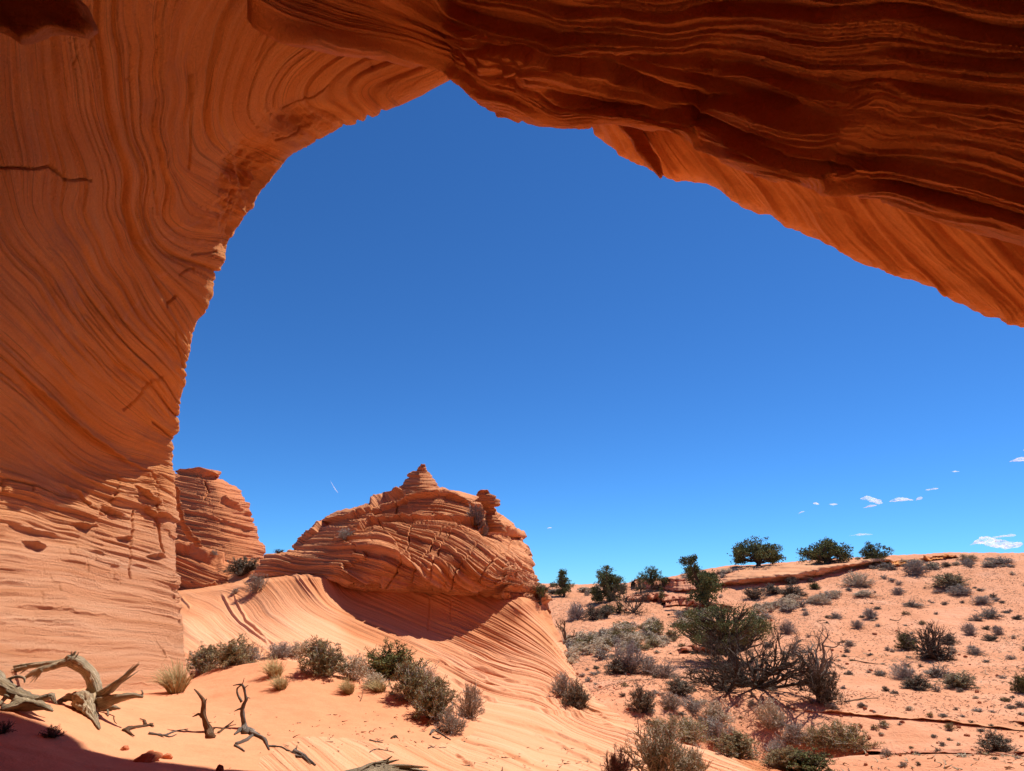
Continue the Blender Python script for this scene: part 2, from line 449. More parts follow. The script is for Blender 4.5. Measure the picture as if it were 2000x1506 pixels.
def build_wall(root):
    rows = [((395,1560,11.4), (-100,1560,6.1)), ((380,1420,11.7), (-100,1430,6.5)), ((372,1340,12.1), (-100,1345,6.9)), ((360,1240,12.6), (-100,1240,7.55)),
            ((346,1130,13.05), (-100,1130,8.1)), ((340,1000,13.4), (-100,1015,8.4)), ((334,900,13.3), (-100,920,8.2)),
            ((348,800,12.6), (-100,830,7.6)), ((366,720,11.7), (-100,750,6.9)), ((388,640,11.1), (-100,670,6.4)),
            ((425,530,10.8), (-100,570,6.1)), ((450,455,10.6), (-100,470,5.9)), ((505,370,10.5), (-100,360,5.75)),
            ((552,312,10.4), (-100,240,5.6)), ((650,248,10.3), (-60,90,5.4)), ((760,210,10.2), (60,-80,5.2)),
            ((900,138,10.0), (260,-250,5.0)), ((1020,50,9.6), (560,-350,4.8)), ((1150,-50,9.2), (800,-400,4.6))]
    T = []
    for k, (a, b) in enumerate(rows):
        A = pix(*a); B = pix(*b)
        w = float(sst(9, 15, k))
        o1 = A + (1 - w) * np.array([-0.8, 0.45, 0]) + w * np.array([-0.2, 0.4, 0.9])
        o2 = A + (1 - w) * np.array([-3.5, 0.3, 0.4]) + w * np.array([-1.0, -0.6, 3.4])
        o3 = A + (1 - w) * np.array([-9, -3, 0.8]) + w * np.array([-3.0, -6.0, 4.2])
        bul = np.array([-0.45 * (1 - w), 0, 0.75 * w + 0.1])
        m1 = A * .80 + B * .20 + bul * .55; m2 = A * .5 + B * .5 + bul; m3 = A * .22 + B * .78 + bul * .6
        z = B[2]
        b1 = np.array([B[0] - .3 * (1 - w), 1.2, z * (1 - .12 * w)])
        b2 = np.array([-5.5 + 2.5 * w, -3.5, z * .85]); b3 = np.array([0.5, -6.0, z * .78]); b4 = np.array([8, -5, z * .78])
        b5 = np.array([14, 0.5, z * .75]); b6 = np.array([15.5, 6.5, z * .7])
        b0 = B * .78 + b1 * .22
        T.append([o3, o2, o1, A, m1, m2, m3, B, b0, b1, b2, b3, b4, b5, b6])
    T = np.array(T)
    nr = len(rows)
    tu = np.concatenate([np.linspace(0, 1.8, 30)[:-1], np.linspace(1.8, 7, 620)[:-1], np.linspace(7, nr - 1, 400)])
    tv = np.concatenate([np.linspace(0, 2, 10)[:-1], np.linspace(2, 3, 26)[:-1], np.linspace(3, 4, 120)[:-1], np.linspace(4, 7, 460)[:-1], np.linspace(7, 14, 70)])
    P = bicat(T, tu, tv)
    X, Y = proj(P)
    S = S_WALL(np.clip(X, -400, 1200), np.clip(Y, -400, 1600))
    N = grid_normals(P)
    # which way is "out of the rock"? towards the camera side
    mid = P[:, 450]; nn = N[:, 450]
    if ((CAM - mid) * nn).sum() < 0: N = -N; flip = False
    else: flip = True
    a = P[..., 1] * 0.55 + P[..., 0] * 0.3; b = P[..., 2] * 0.5 - P[..., 0] * .2
    rim = np.exp(-((tv[None, :] - 3.0) / 0.35) ** 2) * (1 - .7 * sst(860, 960, Y)) + 0 * P[..., 0]
    low = sst(880, 960, Y) * sst(1330, 1120, Y)             # the weathered bench zone
    base = sst(1180, 1300, Y)
    up = 1 - sst(860, 960, Y + 0 * X)
    S2 = S + 0.12 * vn(a * 1.3, b * 1.3, seed=3)
    D = 0.10 * fbm(a * .8, b * .8, oct=3, seed=11)
    # flutes on the upper wall
    D += up * (0.045 * vn(S2 * 2.1, a * .4, b * .3, seed=21) + 0.030 * vn(S2 * 5.1, a * .5, b * .3, seed=22) * sst(-.3, .5, vn(a * .7, S * .8, seed=26))
               + 0.010 * vn(S2 * 13, a, b * .5, seed=23) + 0.004 * vn(S2 * 30, a * 1.2, b, seed=24))
    D += up * -0.035 * np.exp(-(vn(S2 * 6.3, a * .5, b * .4, seed=28) / .07) ** 2) * sst(-.3, .4, vn(a * .7, S, seed=29))
    D += up * -0.07 * np.exp(-(vn(S2 * 2.3, a * .4, b * .3, seed=25) / .10) ** 2) * sst(-.2, .5, vn(a * .6, S * .7, seed=27))
    # thin beds on the lower wall
    thin = 0.045 * vn(S2 * 9, a * .9, b * .3, seed=31) + 0.030 * vn(S2 * 21, a * 1.6, b * .5, seed=32) + 0.016 * vn(S2 * 44, a * 2.4, b, seed=33)
    msk = sst(-.35, .35, vn(a * 1.1, S * 1.6, seed=34))
    D += (1 - up) * thin * (0.22 + 0.6 * msk) * (1 - .55 * base)
    bl = blocks(a * 1.5 + .6 * vn(a, S, seed=35), S * 2.9 + 0.25 * vn(a * 2, seed=36), seed=37)
    bl2 = blocks(a * 3.1, S * 6.1 + 0.3 * vn(a * 2.5, seed=38), seed=39)
    D += low * (0.10 * bl * sst(-.2, .3, vn(a * .8, S * .9, seed=40)) + 0.05 * bl2 * sst(-.1, .4, vn(a * 1.7, S * 1.2, seed=41)))
    # broken rim
    D += rim * (0.13 * fbm(S2 * 1.4, P[..., 2] * 1.1, P[..., 1] * 1.1, oct=5, seed=51, gain=.5) + 0.03 * blocks(P[..., 1] * 2.1, S * 3.1, seed=52))
    # rough pocket near (490,350) and along the rim
    pk = np.exp(-(((X - 490) / 48) ** 2 + ((Y - 340) / 60) ** 2) ** 1.3) + .7 * np.exp(-(((X - 455) / 30) ** 2 + ((Y - 420) / 50) ** 2)) + .7 * np.exp(-(((X - 590) / 60) ** 2 + ((Y - 235) / 28) ** 2))
    pk = pk * (tv[None, :] >= 2.9)
    D += pk * (-0.28 + 0.42 * fbm(P[..., 0] * 3.1, P[..., 1] * 3.1, P[..., 2] * 3.1, oct=4, seed=61, gain=.6) + .2 * np.abs(vn(P[..., 0] * 2, P[..., 2] * 2, P[..., 1], seed=62)))
    front = (tv[None, :] > 2.8)
    for L, A_, lp, bw in [([(0,690),(60,745),(120,800),(190,860),(260,905),(330,930)], .12, 12, 26),
                      ([(-20,1185),(60,1188),(130,1194),(190,1203),(240,1208)], .08, 4, 9), ([(-20,1212),(60,1217),(165,1219)], .05, 3, 7),
                      ([(0,1025),(40,1035),(90,1045),(115,1050)], .14, 5, 12), ([(30,1058),(60,1070),(90,1072)], .12, 5, 12), ([(130,1020),(160,1030),(195,1025)], .12, 5, 12),
                      ([(180,985),(215,1000),(250,1010)], .12, 5, 14), ([(222,1048),(245,1052),(262,1050)], .12, 4, 12), ([(282,1082),(300,1085),(330,1090)], .12, 4, 9),
                      ([(150,1078),(185,1085),(205,1090)], .08, 4, 7), ([(240,1100),(270,1105),(300,1112)], .06, 4, 7), ([(90,930),(130,955),(170,990),(215,1020)], .10, 6, 14),
                      ([(250,940),(290,975),(325,985)], .12, 8, 16), ([(275,985),(305,1005),(335,1010)], .12, 8, 14), ([(0,1270),(80,1272),(200,1275)], .03, 3, 5), ([(240,1330),(310,1335)], .04, 3, 5)]:
        D += front * (.42 if A_ > .035 and A_ != .12 else .8) * A_ * ledge(X, Y, L, lp * .6, bw * .45, 2.4, .4)
    for L, w_, am in [([(-40,325),(60,328),(95,322),(125,350),(172,350)], 1.5, .09), ([(245,803),(270,780),(300,748),(320,742)], 1.8, .10), ([(300,828),(340,856)], 1.6, .08), ([(300,300),(310,420)], 1.2, .03),
                      ([(330,598),(338,588),(347,580)], 2, .08), ([(354,537),(366,530),(380,527)], 1.5, .06), ([(250,158),(262,160)], 1.5, .05), ([(540,30),(520,80),(500,120)], 1.3, .04), ([(60,500),(100,560),(140,610)], 1.2, .03),
                      ([(560,222),(580,200),(615,190),(640,168)], 1.3, .06), ([(540,275),(580,262),(610,240)], 1.2, .05), ([(690,100),(720,110),(730,135)], 1.5, .05), ([(380,500),(420,490)], 1.5, .05), ([(345,650),(352,690),(360,720)], 1.4, .05)]:
        D -= front * am * crack(X, Y, L, w_)
    chip = sst(.25, .55, vn(a * 1.6, b * 1.6, S * 1.5, seed=80))
    D += up * chip * .03 * blocks(a * 2.6, S2 * 5.2, seed=81)
    rg = sst(-.05, .35, vn(a * .9 + 3, b * .9, seed=82)) * np.exp(-((tv[None, :] - 3.15) / .45) ** 2) * front
    D += rg * .14 * (np.round(3 * vn(P[..., 1] * 1.5, S * 1.9, P[..., 2] * 1.1, seed=83)) / 3)
    for L in [[(262,1000),(258,1050),(250,1110),(255,1130)], [(302,970),(310,1040),(318,1080)], [(378,150),(376,240),(372,330)]]:
        D -= front * .05 * crack(X, Y, L)
    D *= (0.35 + 0.65 * sst(13, 8, np.abs(tv[None, :] - 4)))
    P = P + N * D[..., None]
    # pale rock low down, with sunlit brightness put into its colour; faint bands above
    pale = .95 * sst(840, 1130, Y + 26 * vn(a * 1.5, S, seed=70) + .12 * (X - 150)) * (tv[None, :] > -1) + .35 * sst(.2, .8, vn(S * 6, a * .5, seed=71)) * up * sst(300, 420, X + .3 * Y - 150) * .5
    # thin mineral streaks crossing the layers
    for L, w_ in [([(105,655),(150,625),(205,600)], 3.5), ([(275,470),(330,455),(400,430),(440,415)], 2.5), ([(265,478),(300,470),(360,468)], 3), ([(225,660),(290,560),(400,470)], 4)]:
        pale = np.maximum(pale, .35 * crack(X, Y, L, w_) * sst(-.5, .3, vn(X * .08, Y * .08, seed=72)))
    return grid_obj("wall", P, M['wall'], S, root, flip, extra={'pale': pale})

S_ROOF = tps_lines([
    (0, [(500,0),(640,60),(760,80),(870,112),(940,175),(1040,215),(1140,232),(1290,250),(1450,330),(1700,390),(2000,500),(2300,620)]),
    (1, [(560,-20),(760,50),(900,95),(1000,150),(1100,200),(1300,215),(1500,290),(1700,340),(2000,420),(2300,520)]),
    (2, [(600,-60),(800,30),(950,90),(1100,110),(1250,155),(1450,230),(1700,290),(2000,360),(2300,430)]),
    (3, [(700,-80),(900,50),(1100,90),(1300,125),(1500,170),(1700,215),(2000,270),(2300,320)]),
    (4, [(800,-60),(1000,50),(1300,90),(1600,140),(1850,165),(2000,190),(2300,230)]),
    (5, [(900,0),(1100,35),(1400,50),(1700,75),(2000,105),(2300,140)]),
    (6, [(1000,-30),(1300,10),(1600,20),(2000,45),(2300,60)]), (7, [(1000,-120),(1500,-60),(2000,-30),(2300,-20)]), (9, [(1000,-400),(2000,-300)]),
], lam=0.01)

def build_roof(root):
    E = [(-500,-400,2.4), (0,-330,3.3), (300,-170,4.2), (500,-2,5.0), (640,58,6.0), (760,76,6.8), (860,104,7.3), (903,142,7.6), (960,196,7.6), (1040,222,7.4), (1140,238,7.2), (1195,226,7.0),
         (1290,250,6.9), (1380,252,6.8), (1470,318,6.5), (1530,353,6.4), (1600,342,6.4), (1700,352,6.3), (1810,410,6.1), (1900,440,6.0), (2000,467,5.9), (2200,540,5.6), (2600,680,5.0), (3200,900,4.2), (4000,1250,3.5)]
    T = []
    for k, e in enumerate(E):
        A = pix(*e)
        up = A + np.array([0.0, 0.55, 0.5]); up2 = A + np.array([0, 0.2, 1.6]); up3 = A + np.array([0, -2.5, 2.8]); up4 = np.array([A[0], -7, A[2] + 3])
        h = 6.35
        i1 = A + np.array([-0.05, -0.5, 0.05]); 
        i2 = np.array([A[0] * .93, A[1] * .80, A[2] * .86 + h * .14])
        i3 = np.array([A[0] * .85, A[1] * .60, A[2] * .72 + h * .28])
        i4 = np.array([A[0] * .8, A[1] * .32, A[2] * .5 + h * .5 - .1])
        i5 = np.array([A[0] * .8, -1.0, A[2] * .3 + h * .6]); i6 = np.array([A[0] * .9, -7, A[2] * .3 + 2.8])
        T.append([up4, up3, up2, up, A, i1, i2, i3, i4, i5, i6])
    T = np.array(T); n = len(E)
    tu = np.concatenate([np.linspace(0, 3, 40)[:-1], np.linspace(3, 21, 640)[:-1], np.linspace(21, n - 1, 30)])
    tv = np.concatenate([np.linspace(0, 3, 20)[:-1], np.linspace(3, 4, 24)[:-1], np.linspace(4, 5, 60)[:-1], np.linspace(5, 8, 480)[:-1], np.linspace(8, 10, 20)])
    P = bicat(T, tu, tv)
    X, Y = proj(P)
    S = S_ROOF(np.clip(X, -400, 2500), np.clip(Y, -600, 800))
    N = grid_normals(P); mid = P[300, 200]
    if ((CAM - mid) * N[300, 200]).sum() < 0: N = -N; flip = False
    else: flip = True
    a = P[..., 0] * .8; b = P[..., 1] * .8
    S2 = S + .35 * fbm(a * 1.1, b * .5, oct=3, seed=103) + .1 * vn(a * 4, b * 2, seed=104)
    saw = lambda x, sh=.25: np.where((x % 1) < 1 - sh, ((x % 1) / (1 - sh)) ** .8, (1 - (x % 1)) / sh)
    D = 0.14 * vn(S2 * .9, a * .5, seed=105)
    c1 = S2 * 1.05 + .3 * vn(a * .9, b, seed=106)
    D += 0.20 * saw(c1, .12) * (0.5 + .5 * vn(np.floor(c1) * 5.1, a * .6, seed=107))
    c2 = S2 * 3.4 + .35 * vn(a * 1.7, b, seed=108)
    D += 0.045 * saw(c2, .14) * sst(-.45, .3, vn(np.floor(c2) * 3.1, a * .9, seed=109))
    c3 = S2 * 8.2
    D += 0.020 * saw(c3, .2) * sst(-.3, .5, vn(a * 1.3, S2, seed=110))
    D += 0.05 * fbm(a * 2.2, b * 2.2, P[..., 2], oct=4, seed=111)
    D += 0.03 * blocks(a * 3.1, S2 * 5.3, seed=114) * sst(0, .4, vn(a * .9, S2, seed=115)) + 0.008 * vn(P[..., 0] * 26, P[..., 1] * 26, P[..., 2] * 26, seed=112)
    kn = np.exp(-(((X - 1010) / 45) ** 2 + ((Y - 130) / 35) ** 2)) + .8 * np.exp(-(((X - 940) / 40) ** 2 + ((Y - 120) / 30) ** 2))
    D += kn * .25 * fbm(P[..., 0] * 3.5, P[..., 1] * 3.5, P[..., 2] * 3.5, oct=3, seed=113)
    inner = (tv[None, :] > 3.6)
    for L, A_, lp, bw in [([(890,60),(1000,65),(1100,60),(1300,100),(1500,150),(1700,190),(1850,240),(2000,250)], .10, 12, 40),
                      ([(905,90),(990,95),(1030,85),(1080,110),(1180,120),(1280,150),(1350,165),(1500,190),(1650,240)], -.12, 10, 30),
                      ([(1050,160),(1200,190),(1350,180),(1480,240),(1600,290),(1680,310)], -.12, 10, 26)]:
        D += inner * A_ * ledge(X, Y, L, lp, bw)
    D *= (.3 + .7 * sst(9.5, 7.8, tv[None, :])) * (.5 + .5 * sst(2, 3.5, tv[None, :]))
    P = P + N * D[..., None]
    return grid_obj("roof", P, M['roof'], S, root, flip)

S_FLUTE = tps_lines([
    (0, [(1100,180),(1180,300)]), (1, [(1200,200),(1290,345)]), (2, [(1290,220),(1420,380)]), (3, [(1400,240),(1560,455)]),
    (4, [(1500,260),(1600,370),(1700,500)]), (5, [(1604,300),(1725,450),(1850,570)]), (6, [(1720,340),(1860,500),(1980,610)]), (7, [(1850,390),(2000,540),(2100,650)]), (8, [(2000,430),(2200,650)]), (12, [(2500,600),(2700,850)]),
], lam=0.01)

def build_far_edge(root):
    R = [(700,40,10.2), (860,130,10.0), (930,168,9.9), (1000,194,9.8), (1080,222,9.6), (1150,238,9.5), (1200,284,9.3), (1250,314,9.2), (1290,340,9.1), (1345,347,9.1), (1420,378,9.0), (1480,413,8.95), (1600,469,8.8), (1750,541,8.6), (1900,600,8.5),
         (2000,629,8.4), (2300,730,8.0), (2700,900,7.5), (3200,1250,6.6), (3600,1700,6.0)]
    T = []
    for e in R:
        A = pix(*e)
        o1 = A + np.array([.15, .5, .55]); o2 = A + np.array([.3, .1, 2.2]); o3 = A + np.array([.5, -3, 4.2]); o4 = np.array([A[0], -8, A[2] + 5])
        i1 = A + np.array([-.25, -.55, .28]); i2 = A + np.array([-.6, -1.3, .7]); i3 = A + np.array([-1, -2.2, 1.4]); i4 = A + np.array([-1.2, -4, 2.0]); i5 = np.array([A[0] - 1, -8, A[2] + 2.2])
        T.append([o4, o3, o2, o1, A, i1, i2, i3, i4, i5])
    T = np.array(T); n = len(R)
    tu = np.concatenate([np.linspace(0, 3, 60)[:-1], np.linspace(3, 16, 620)[:-1], np.linspace(16, n - 1, 40)])
    tv = np.concatenate([np.linspace(0, 3, 20)[:-1], np.linspace(3, 4, 24)[:-1], np.linspace(4, 7, 170)[:-1], np.linspace(7, 9, 14)])
    P = bicat(T, tu, tv); X, Y = proj(P)
    S = S_FLUTE(np.clip(X, 600, 3000), np.clip(Y, -200, 1500))
    N = grid_normals(P); mid = P[300, 90]
    if ((CAM - mid) * N[300, 90]).sum() < 0: N = -N; flip = False
    else: flip = True
    a = P[..., 0] * .7; b = P[..., 1] * .7
    S2 = S + .12 * fbm(a * 1.5, b * 1.5, oct=3, seed=201)
    D = 0.13 * vn(S2 * 1.6, a * .4, b * .4, seed=202) + .06 * vn(S2 * 4.1, a * .6, b * .6, seed=203) + .028 * vn(S2 * 9.3, a, b, seed=204) + .012 * vn(S2 * 20, a * 2, b * 2, seed=205)
    D += -.07 * np.abs(vn(S2 * 2.7, a * .5, b, seed=206)) ** .5
    D += .05 * fbm(P[..., 0] * 2, P[..., 1] * 2, P[..., 2] * 2, oct=4, seed=207)
    D *= (.3 + .7 * sst(9, 7, tv[None, :]))
    rim = np.exp(-((tv[None, :] - 4) / .3) ** 2)
    D += rim * .06 * fbm(P[..., 0] * 5, P[..., 2] * 5, oct=3, seed=208)
    P = P + N * D[..., None]
    return grid_obj("rim", P, M['flute'], S, root, flip)

def slab_from_outline(name, outline, Y0, thick, mat, parent, seed=0, rough=.05, dir=(0, 1, 0), tilt=(0, 0)):
    """a chunk of rock whose outline is given in photo pixels at depth Y0, with real thickness and rough faces"""
    n = 120
    q_ = np.array(outline + [outline[0]], float); l_ = np.r_[0, np.cumsum(np.hypot(*np.diff(q_, axis=0).T))]; t_ = np.linspace(0, l_[-1], n, endpoint=False)
    O = np.stack([np.interp(t_, l_, q_[:, 0]), np.interp(t_, l_, q_[:, 1])], -1)
    c = O.mean(0)
    rings = []
    prof = [(0, 0.02), (.0, .35), (.02, .7), (.10, .92), (.28, 1.0), (.5, 1.0), (.75, .97), (1.0, .8), (1.05, .4), (1.05, .02)]
    for d, s in prof:
        q = c + (O - c) * s
        Yd = Y0 + tilt[0] * (q[:, 0] - c[0]) + tilt[1] * (q[:, 1] - c[1])
        base = pix(q[:, 0], q[:, 1], Yd)
        if d > 0: base = base + (base - CAM) / np.linalg.norm(base - CAM, axis=1, keepdims=True) * thick * d
        rings.append(base)
    P = catmull(np.array(rings).reshape(len(rings), -1), np.linspace(0, len(rings) - 1, 60)).reshape(60, n, 3).transpose(1, 0, 2)
    N = grid_normals(np.concatenate([P[-1:], P, P[:1]]))[1:-1]
    D = rough * fbm(P[..., 0] * 3, P[..., 1] * 3, P[..., 2] * 6, oct=5, seed=seed, gain=.6) * sst(0, 3, np.minimum(np.arange(60), 59 - np.arange(60)))[None]
    P = P + N * D[..., None]
    S = P[..., 2] * 2
    return grid_obj(name, P, mat, S, parent, wrap_u=True)

arch = empty("rock_arch", (0, 8, 0))
arch.location = (0, 0, 0)
tag(arch, "huge orange sandstone arch with striped left wall and dark roof, framing the sky", "rock arch")
build_wall(arch); build_roof(arch); build_far_edge(arch)
slab_from_outline("overhanging_ledge", [(-260,-200),(-60,-60),(-60,40),(0,60),(18,66),(42,86),(70,77),(100,62),(125,64),(150,70),(176,76),(192,60),(178,42),(165,18),(145,-6),(80,-120),(-60,-230)], 3.2, .9, M['roof'], arch, 301, .05, dir=(-.25, 1, .55))
slab_from_outline("hanging_flake", [(1195,226),(1215,224),(1240,236),(1262,268),(1290,318),(1296,340),(1290,349),(1279,338),(1262,316),(1243,298),(1232,272),(1212,250)], 8.3, .45, M['roof'], arch, 302, .03)

# ------------------------------------------------------------------ sandstone butte
def edge_fn(tab):
    t = np.array(sorted(tab, key=lambda q: q[1]), float)
    return lambda y: np.interp(y, t[:, 1], t[:, 0])

def tower(name, Lt, Rt, y0, y1, depth, back, mat, sfn, disp, nr=300, nc=400, nb=60, parent=None, rnd=0.22, cap=True, soft=None, palef=None):
    """closed loft of level cross-sections between a left and a right outline; 'back' metres thick"""
    Lf, Rf = edge_fn(Lt), edge_fn(Rt)
    py = np.linspace(y0, y1, nr)
    l, r = Lf(py), Rf(py)
    jag = 2.2 * fbm(py * .12, 0, 0, oct=3, seed=401) ; l = l + jag; r = r + 2.2 * fbm(py * .12, 9, 0, oct=3, seed=402)
    u = np.linspace(0, 1, nc); ub = np.linspace(1, 0, nb + 2)[1:-1]
    XF = l[:, None] + (r - l)[:, None] * u; YF = py[:, None] + 0 * u
    dep = depth(XF, YF)
    wpx = (r - l)[:, None]
    e = np.clip(np.minimum(u, 1 - u) * wpx / np.maximum(45, wpx * rnd), 0, 1)
    scale = np.minimum(1, wpx / 160)
    dep = dep + back * .5 * scale * (1 - np.sqrt(1 - (1 - e) ** 2 + 1e-9)) * (1 if soft is None else (1 - .72 * sst(soft[0], soft[1], YF)))
    PF = pix(XF, YF, dep)
    XB = l[:, None] + (r - l)[:, None] * ub; YB = py[:, None] + 0 * ub
    eb = np.clip(np.minimum(ub, 1 - ub) * 2, 0, 1)
    db = (depth(XB, YB)) + back * .5 * scale + back * scale * .5 * np.sqrt(eb)
    PB = pix(XB, YB, db)
    # the far side keeps the height of the row's silhouette, so it is a real back face
    zf = PF[:, -1:, 2]; zl = PF[:, :1, 2]
    PB[..., 2] = zl * (1 - ub) + zf * ub + (PB[..., 2] - (zl * (1 - ub) + zf * ub)) * .2
    P = np.concatenate([PF, PB], 1)
    X = np.concatenate([XF, XB], 1); Y = np.concatenate([YF, YB], 1)
    S = sfn(X, Y)
    fr = np.concatenate([np.ones(nc), np.zeros(nb)])[None] + 0 * X
    Pw = np.concatenate([P[:, -1:], P, P[:, :1]], 1)
    N = grid_normals(Pw)[:, 1:-1]
    if N[nr // 2, nc // 2, 1] > 0: N = -N
    D = disp(P, X, Y, S, fr)
    P = P + N * D[..., None]
    pal = palef(X, Y) if palef else 0 * S
    if cap:
        P = np.concatenate([P[:1].mean(1, keepdims=True).repeat(P.shape[1], 1), P, P[-1:].mean(1, keepdims=True).repeat(P.shape[1], 1)])
        S = np.concatenate([S[:1], S, S[-1:]]); pal = np.concatenate([pal[:1], pal, pal[-1:]])
    return grid_obj(name, P.transpose(1, 0, 2), mat, S.T, parent, wrap_u=True, extra={'pale': pal.T * .6})

BUT_L = [(822,907),(817,913),(814,919),(803,923),(796,929),(801,932),(792,937),(786,946),(781,953),(769,962),(752,973),(718,984),(700,990),(651,1001),(636,1011),(634,1022),(600,1037),(572,1072),(556,1079),(516,1086),(500,1120),(560,1135),(640,1140),(700,1180)]
BUT_R = [(829,907),(831,910),(831,916),(839,924),(844,929),(841,933),(849,937),(855,948),(858,954),(891,962),(922,968),(945,974),(958,985),(964,1000),(976,1014),(997,1034),(1017,1047),(1013,1053),(1024,1081),(1029,1102),(1038,1133),(1052,1160),(1068,1182),(1060,1190)]
D_BUT = tps_pts([(825,910,20.9),(820,935,20.7),(825,958,20.35),(700,1000,20.6),(760,1000,20.3),(850,990,19.95),(850,1012,19.85),(950,1000,20.6),(1000,1060,20.4),(570,1085,20.2),(510,1100,19.8),(650,1040,20.0),(740,1030,19.7),
                 (850,1030,19.2),(850,1070,18.4),(930,1040,19.6),(950,1085,18.0),(1020,1110,19.0),(640,1105,18.9),(750,1108,17.9),(850,1113,17.35),(940,1120,17.35),(645,1125,18.5),(750,1142,18.25),(850,1152,18.0),(940,1156,17.95),(1010,1163,17.8),(1060,1178,18.0),(560,1125,19.2),(850,1190,18.4),(700,1180,18.7),(1060,1190,18.0)], sx=300, lam=.001)
EAVE = [(450,1150),(520,1136),(600,1128),(645,1127),(700,1136),(780,1146),(850,1152),(940,1156),(1010,1163),(1060,1180),(1090,1200)]
D_BUT0 = D_BUT
def D_BUT(x, y):
    d, t = seg_dist(x, y, EAVE)
    return D_BUT0(x, y) + 2.4 * sst(1, 14, d) * sst(1035, 985, x) * sst(600, 670, x) + .9 * sst(660, 560, x) * sst(1085, 1135, y)
S_BUT = tps_lines([
    (0, [(500,1120),(640,1135),(800,1160),(1000,1190)]),
    (1.5, [(540,1090),(640,1108),(765,1135),(900,1160),(1050,1185)]),
    (3, [(569,1076),(660,1085),(727,1090),(801,1115),(891,1150),(1000,1170)]),
    (4.5, [(600,1045),(700,1050),(740,1045),(801,1066),(891,1111),(952,1142),(1040,1165)]),
    (6, [(650,1015),(750,1022),(850,1050),(930,1095),(1000,1140)]),
    (7.5, [(700,1000),(800,1018),(900,1035),(960,1070),(1030,1130)]),
    (9, [(720,985),(800,990),(900,1005),(960,1035),(1025,1085)]), (10.5, [(770,965),(850,968),(930,985),(1000,1040)]), (12, [(785,950),(850,952)]), (15, [(825,910)]),
], lam=.005)

def disp_but(P, X, Y, S, fr):
    a = P[..., 0] * .9 + P[..., 1] * .5; b = P[..., 2] * .8
    S2 = S + .10 * fbm(a * 1.2, b, oct=3, seed=411)
    D = .07 * fbm(a * .7, b * .7, P[..., 1] * .3, oct=3, seed=412)
    D += .06 * vn(S2 * 3.2, a * .3, seed=413) + .040 * vn(S2 * 7.3, a * .5, seed=414) + .022 * vn(S2 * 15, a * .9, seed=415) + .010 * vn(S2 * 30, a * 1.5, seed=416)
    d, _ = seg_dist(X, Y, [(640,1050),(700,1020),(760,1015),(850,1012),(930,1025),(980,1060),(1060,1170)])
    under = sst(0, 12, d) * sst(1150, 1135, Y + .0 * X) * sst(600, 690, X)
    under *= sst(1040, 985, X)
    bl = blocks(a * .95 + .25 * vn(a * 2, S, seed=417), S2 * 1.55, seed=418)
    bl2 = blocks(a * 2.3, S2 * 3.4 + .2, seed=419)
    sw = lambda x: np.where((x % 1) < .82, (x % 1) / .82, (1 - (x % 1)) / .18)
    D += .040 * sw(S2 * 2.6 + .4 * vn(a * .7, seed=431)) + .045 * sw(S2 * 6.3 + .5 * vn(a * .9, seed=432)) * sst(-.4, .4, vn(a, S2, seed=433)) + .02 * sw(S2 * 14)
    D += under * (.17 * bl + .07 * bl2)
    rt = sst(940, 1000, X)
    D += rt * (.13 * blocks(a * 1.8, S2 * 2.4, seed=420) + .06 * blocks(a * 3, S2 * 5, seed=421))
    top = sst(1015, 960, Y)
    D += top * (.04 * blocks(a * 2.2, S2 * 3.1, seed=422) + .035 * fbm(a * 5, b * 7, oct=3, seed=423))
    D *= 1 - .45 * sst(1025, 1008, Y) * sst(950, 920, X) - .25 * sst(700, 640, X)
    D *= 1 - .5 * sst(958, 945, Y)
    scal = np.sqrt(np.abs(np.sin(math.pi * (X + 14 * vn(X * .02, seed=440)) / 41.0)))
    D += fr * .05 * (scal - .4) * np.exp(-((Y - (1142 + (X - 850) * .02)) / 13.0) ** 2) * sst(660, 720, X) * sst(1010, 960, X)
    for L, A_, lp, bw in [([(560,1078),(640,1020),(700,1000),(760,985),(800,972),(860,962),(930,985),(960,1010)], .12, 4, 9),
                          ([(690,1045),(725,1018),(780,1014),(860,1013),(920,1022),(945,1032)], .16, 4, 12),
                          ([(930,1040),(970,1035),(1017,1046)], .18, 4, 12),
                          ([(720,984),(760,972),(790,960)], .2, 5, 22),
                          ([(980,1150),(1030,1160),(1070,1185)], .12, 6, 14)]:
        D += fr * A_ * ledge(X, Y, L, lp, bw)
    for L in [[(806,1015),(800,1070),(785,1105),(765,1135)], [(865,1035),(845,1070),(815,1115),(810,1140)], [(870,1060),(850,1100),(845,1140)], [(895,1030),(870,1060)], [(930,1075),(890,1120),(880,1150)],
              [(740,1020),(752,1045)], [(955,1100),(935,1130)], [(775,970),(772,1010)], [(720,985),(735,1010)], [(1000,1050),(985,1090)], [(925,1020),(960,1080),(1000,1140)]]:
        D -= fr * .12 * crack(X, Y, L, 1.15)
    return D

butte = empty("rock_butte", (0, 0, 0))
tag(butte, "layered orange sandstone butte with a pointed spire, standing in the middle beyond the dune", "rock butte")
tower("butte_body", BUT_L, BUT_R, 907, 1188, D_BUT, 5.0, M['butte'], S_BUT, disp_but, nr=420, nc=620, nb=70, parent=butte, soft=(1040, 1120), palef=lambda x, y: .65 * sst(1060, 1150, y + 30 * vn(x * .03, y * .05, seed=441)) * (1 - .6 * sst(700, 760, x) * sst(1000, 950, x)))

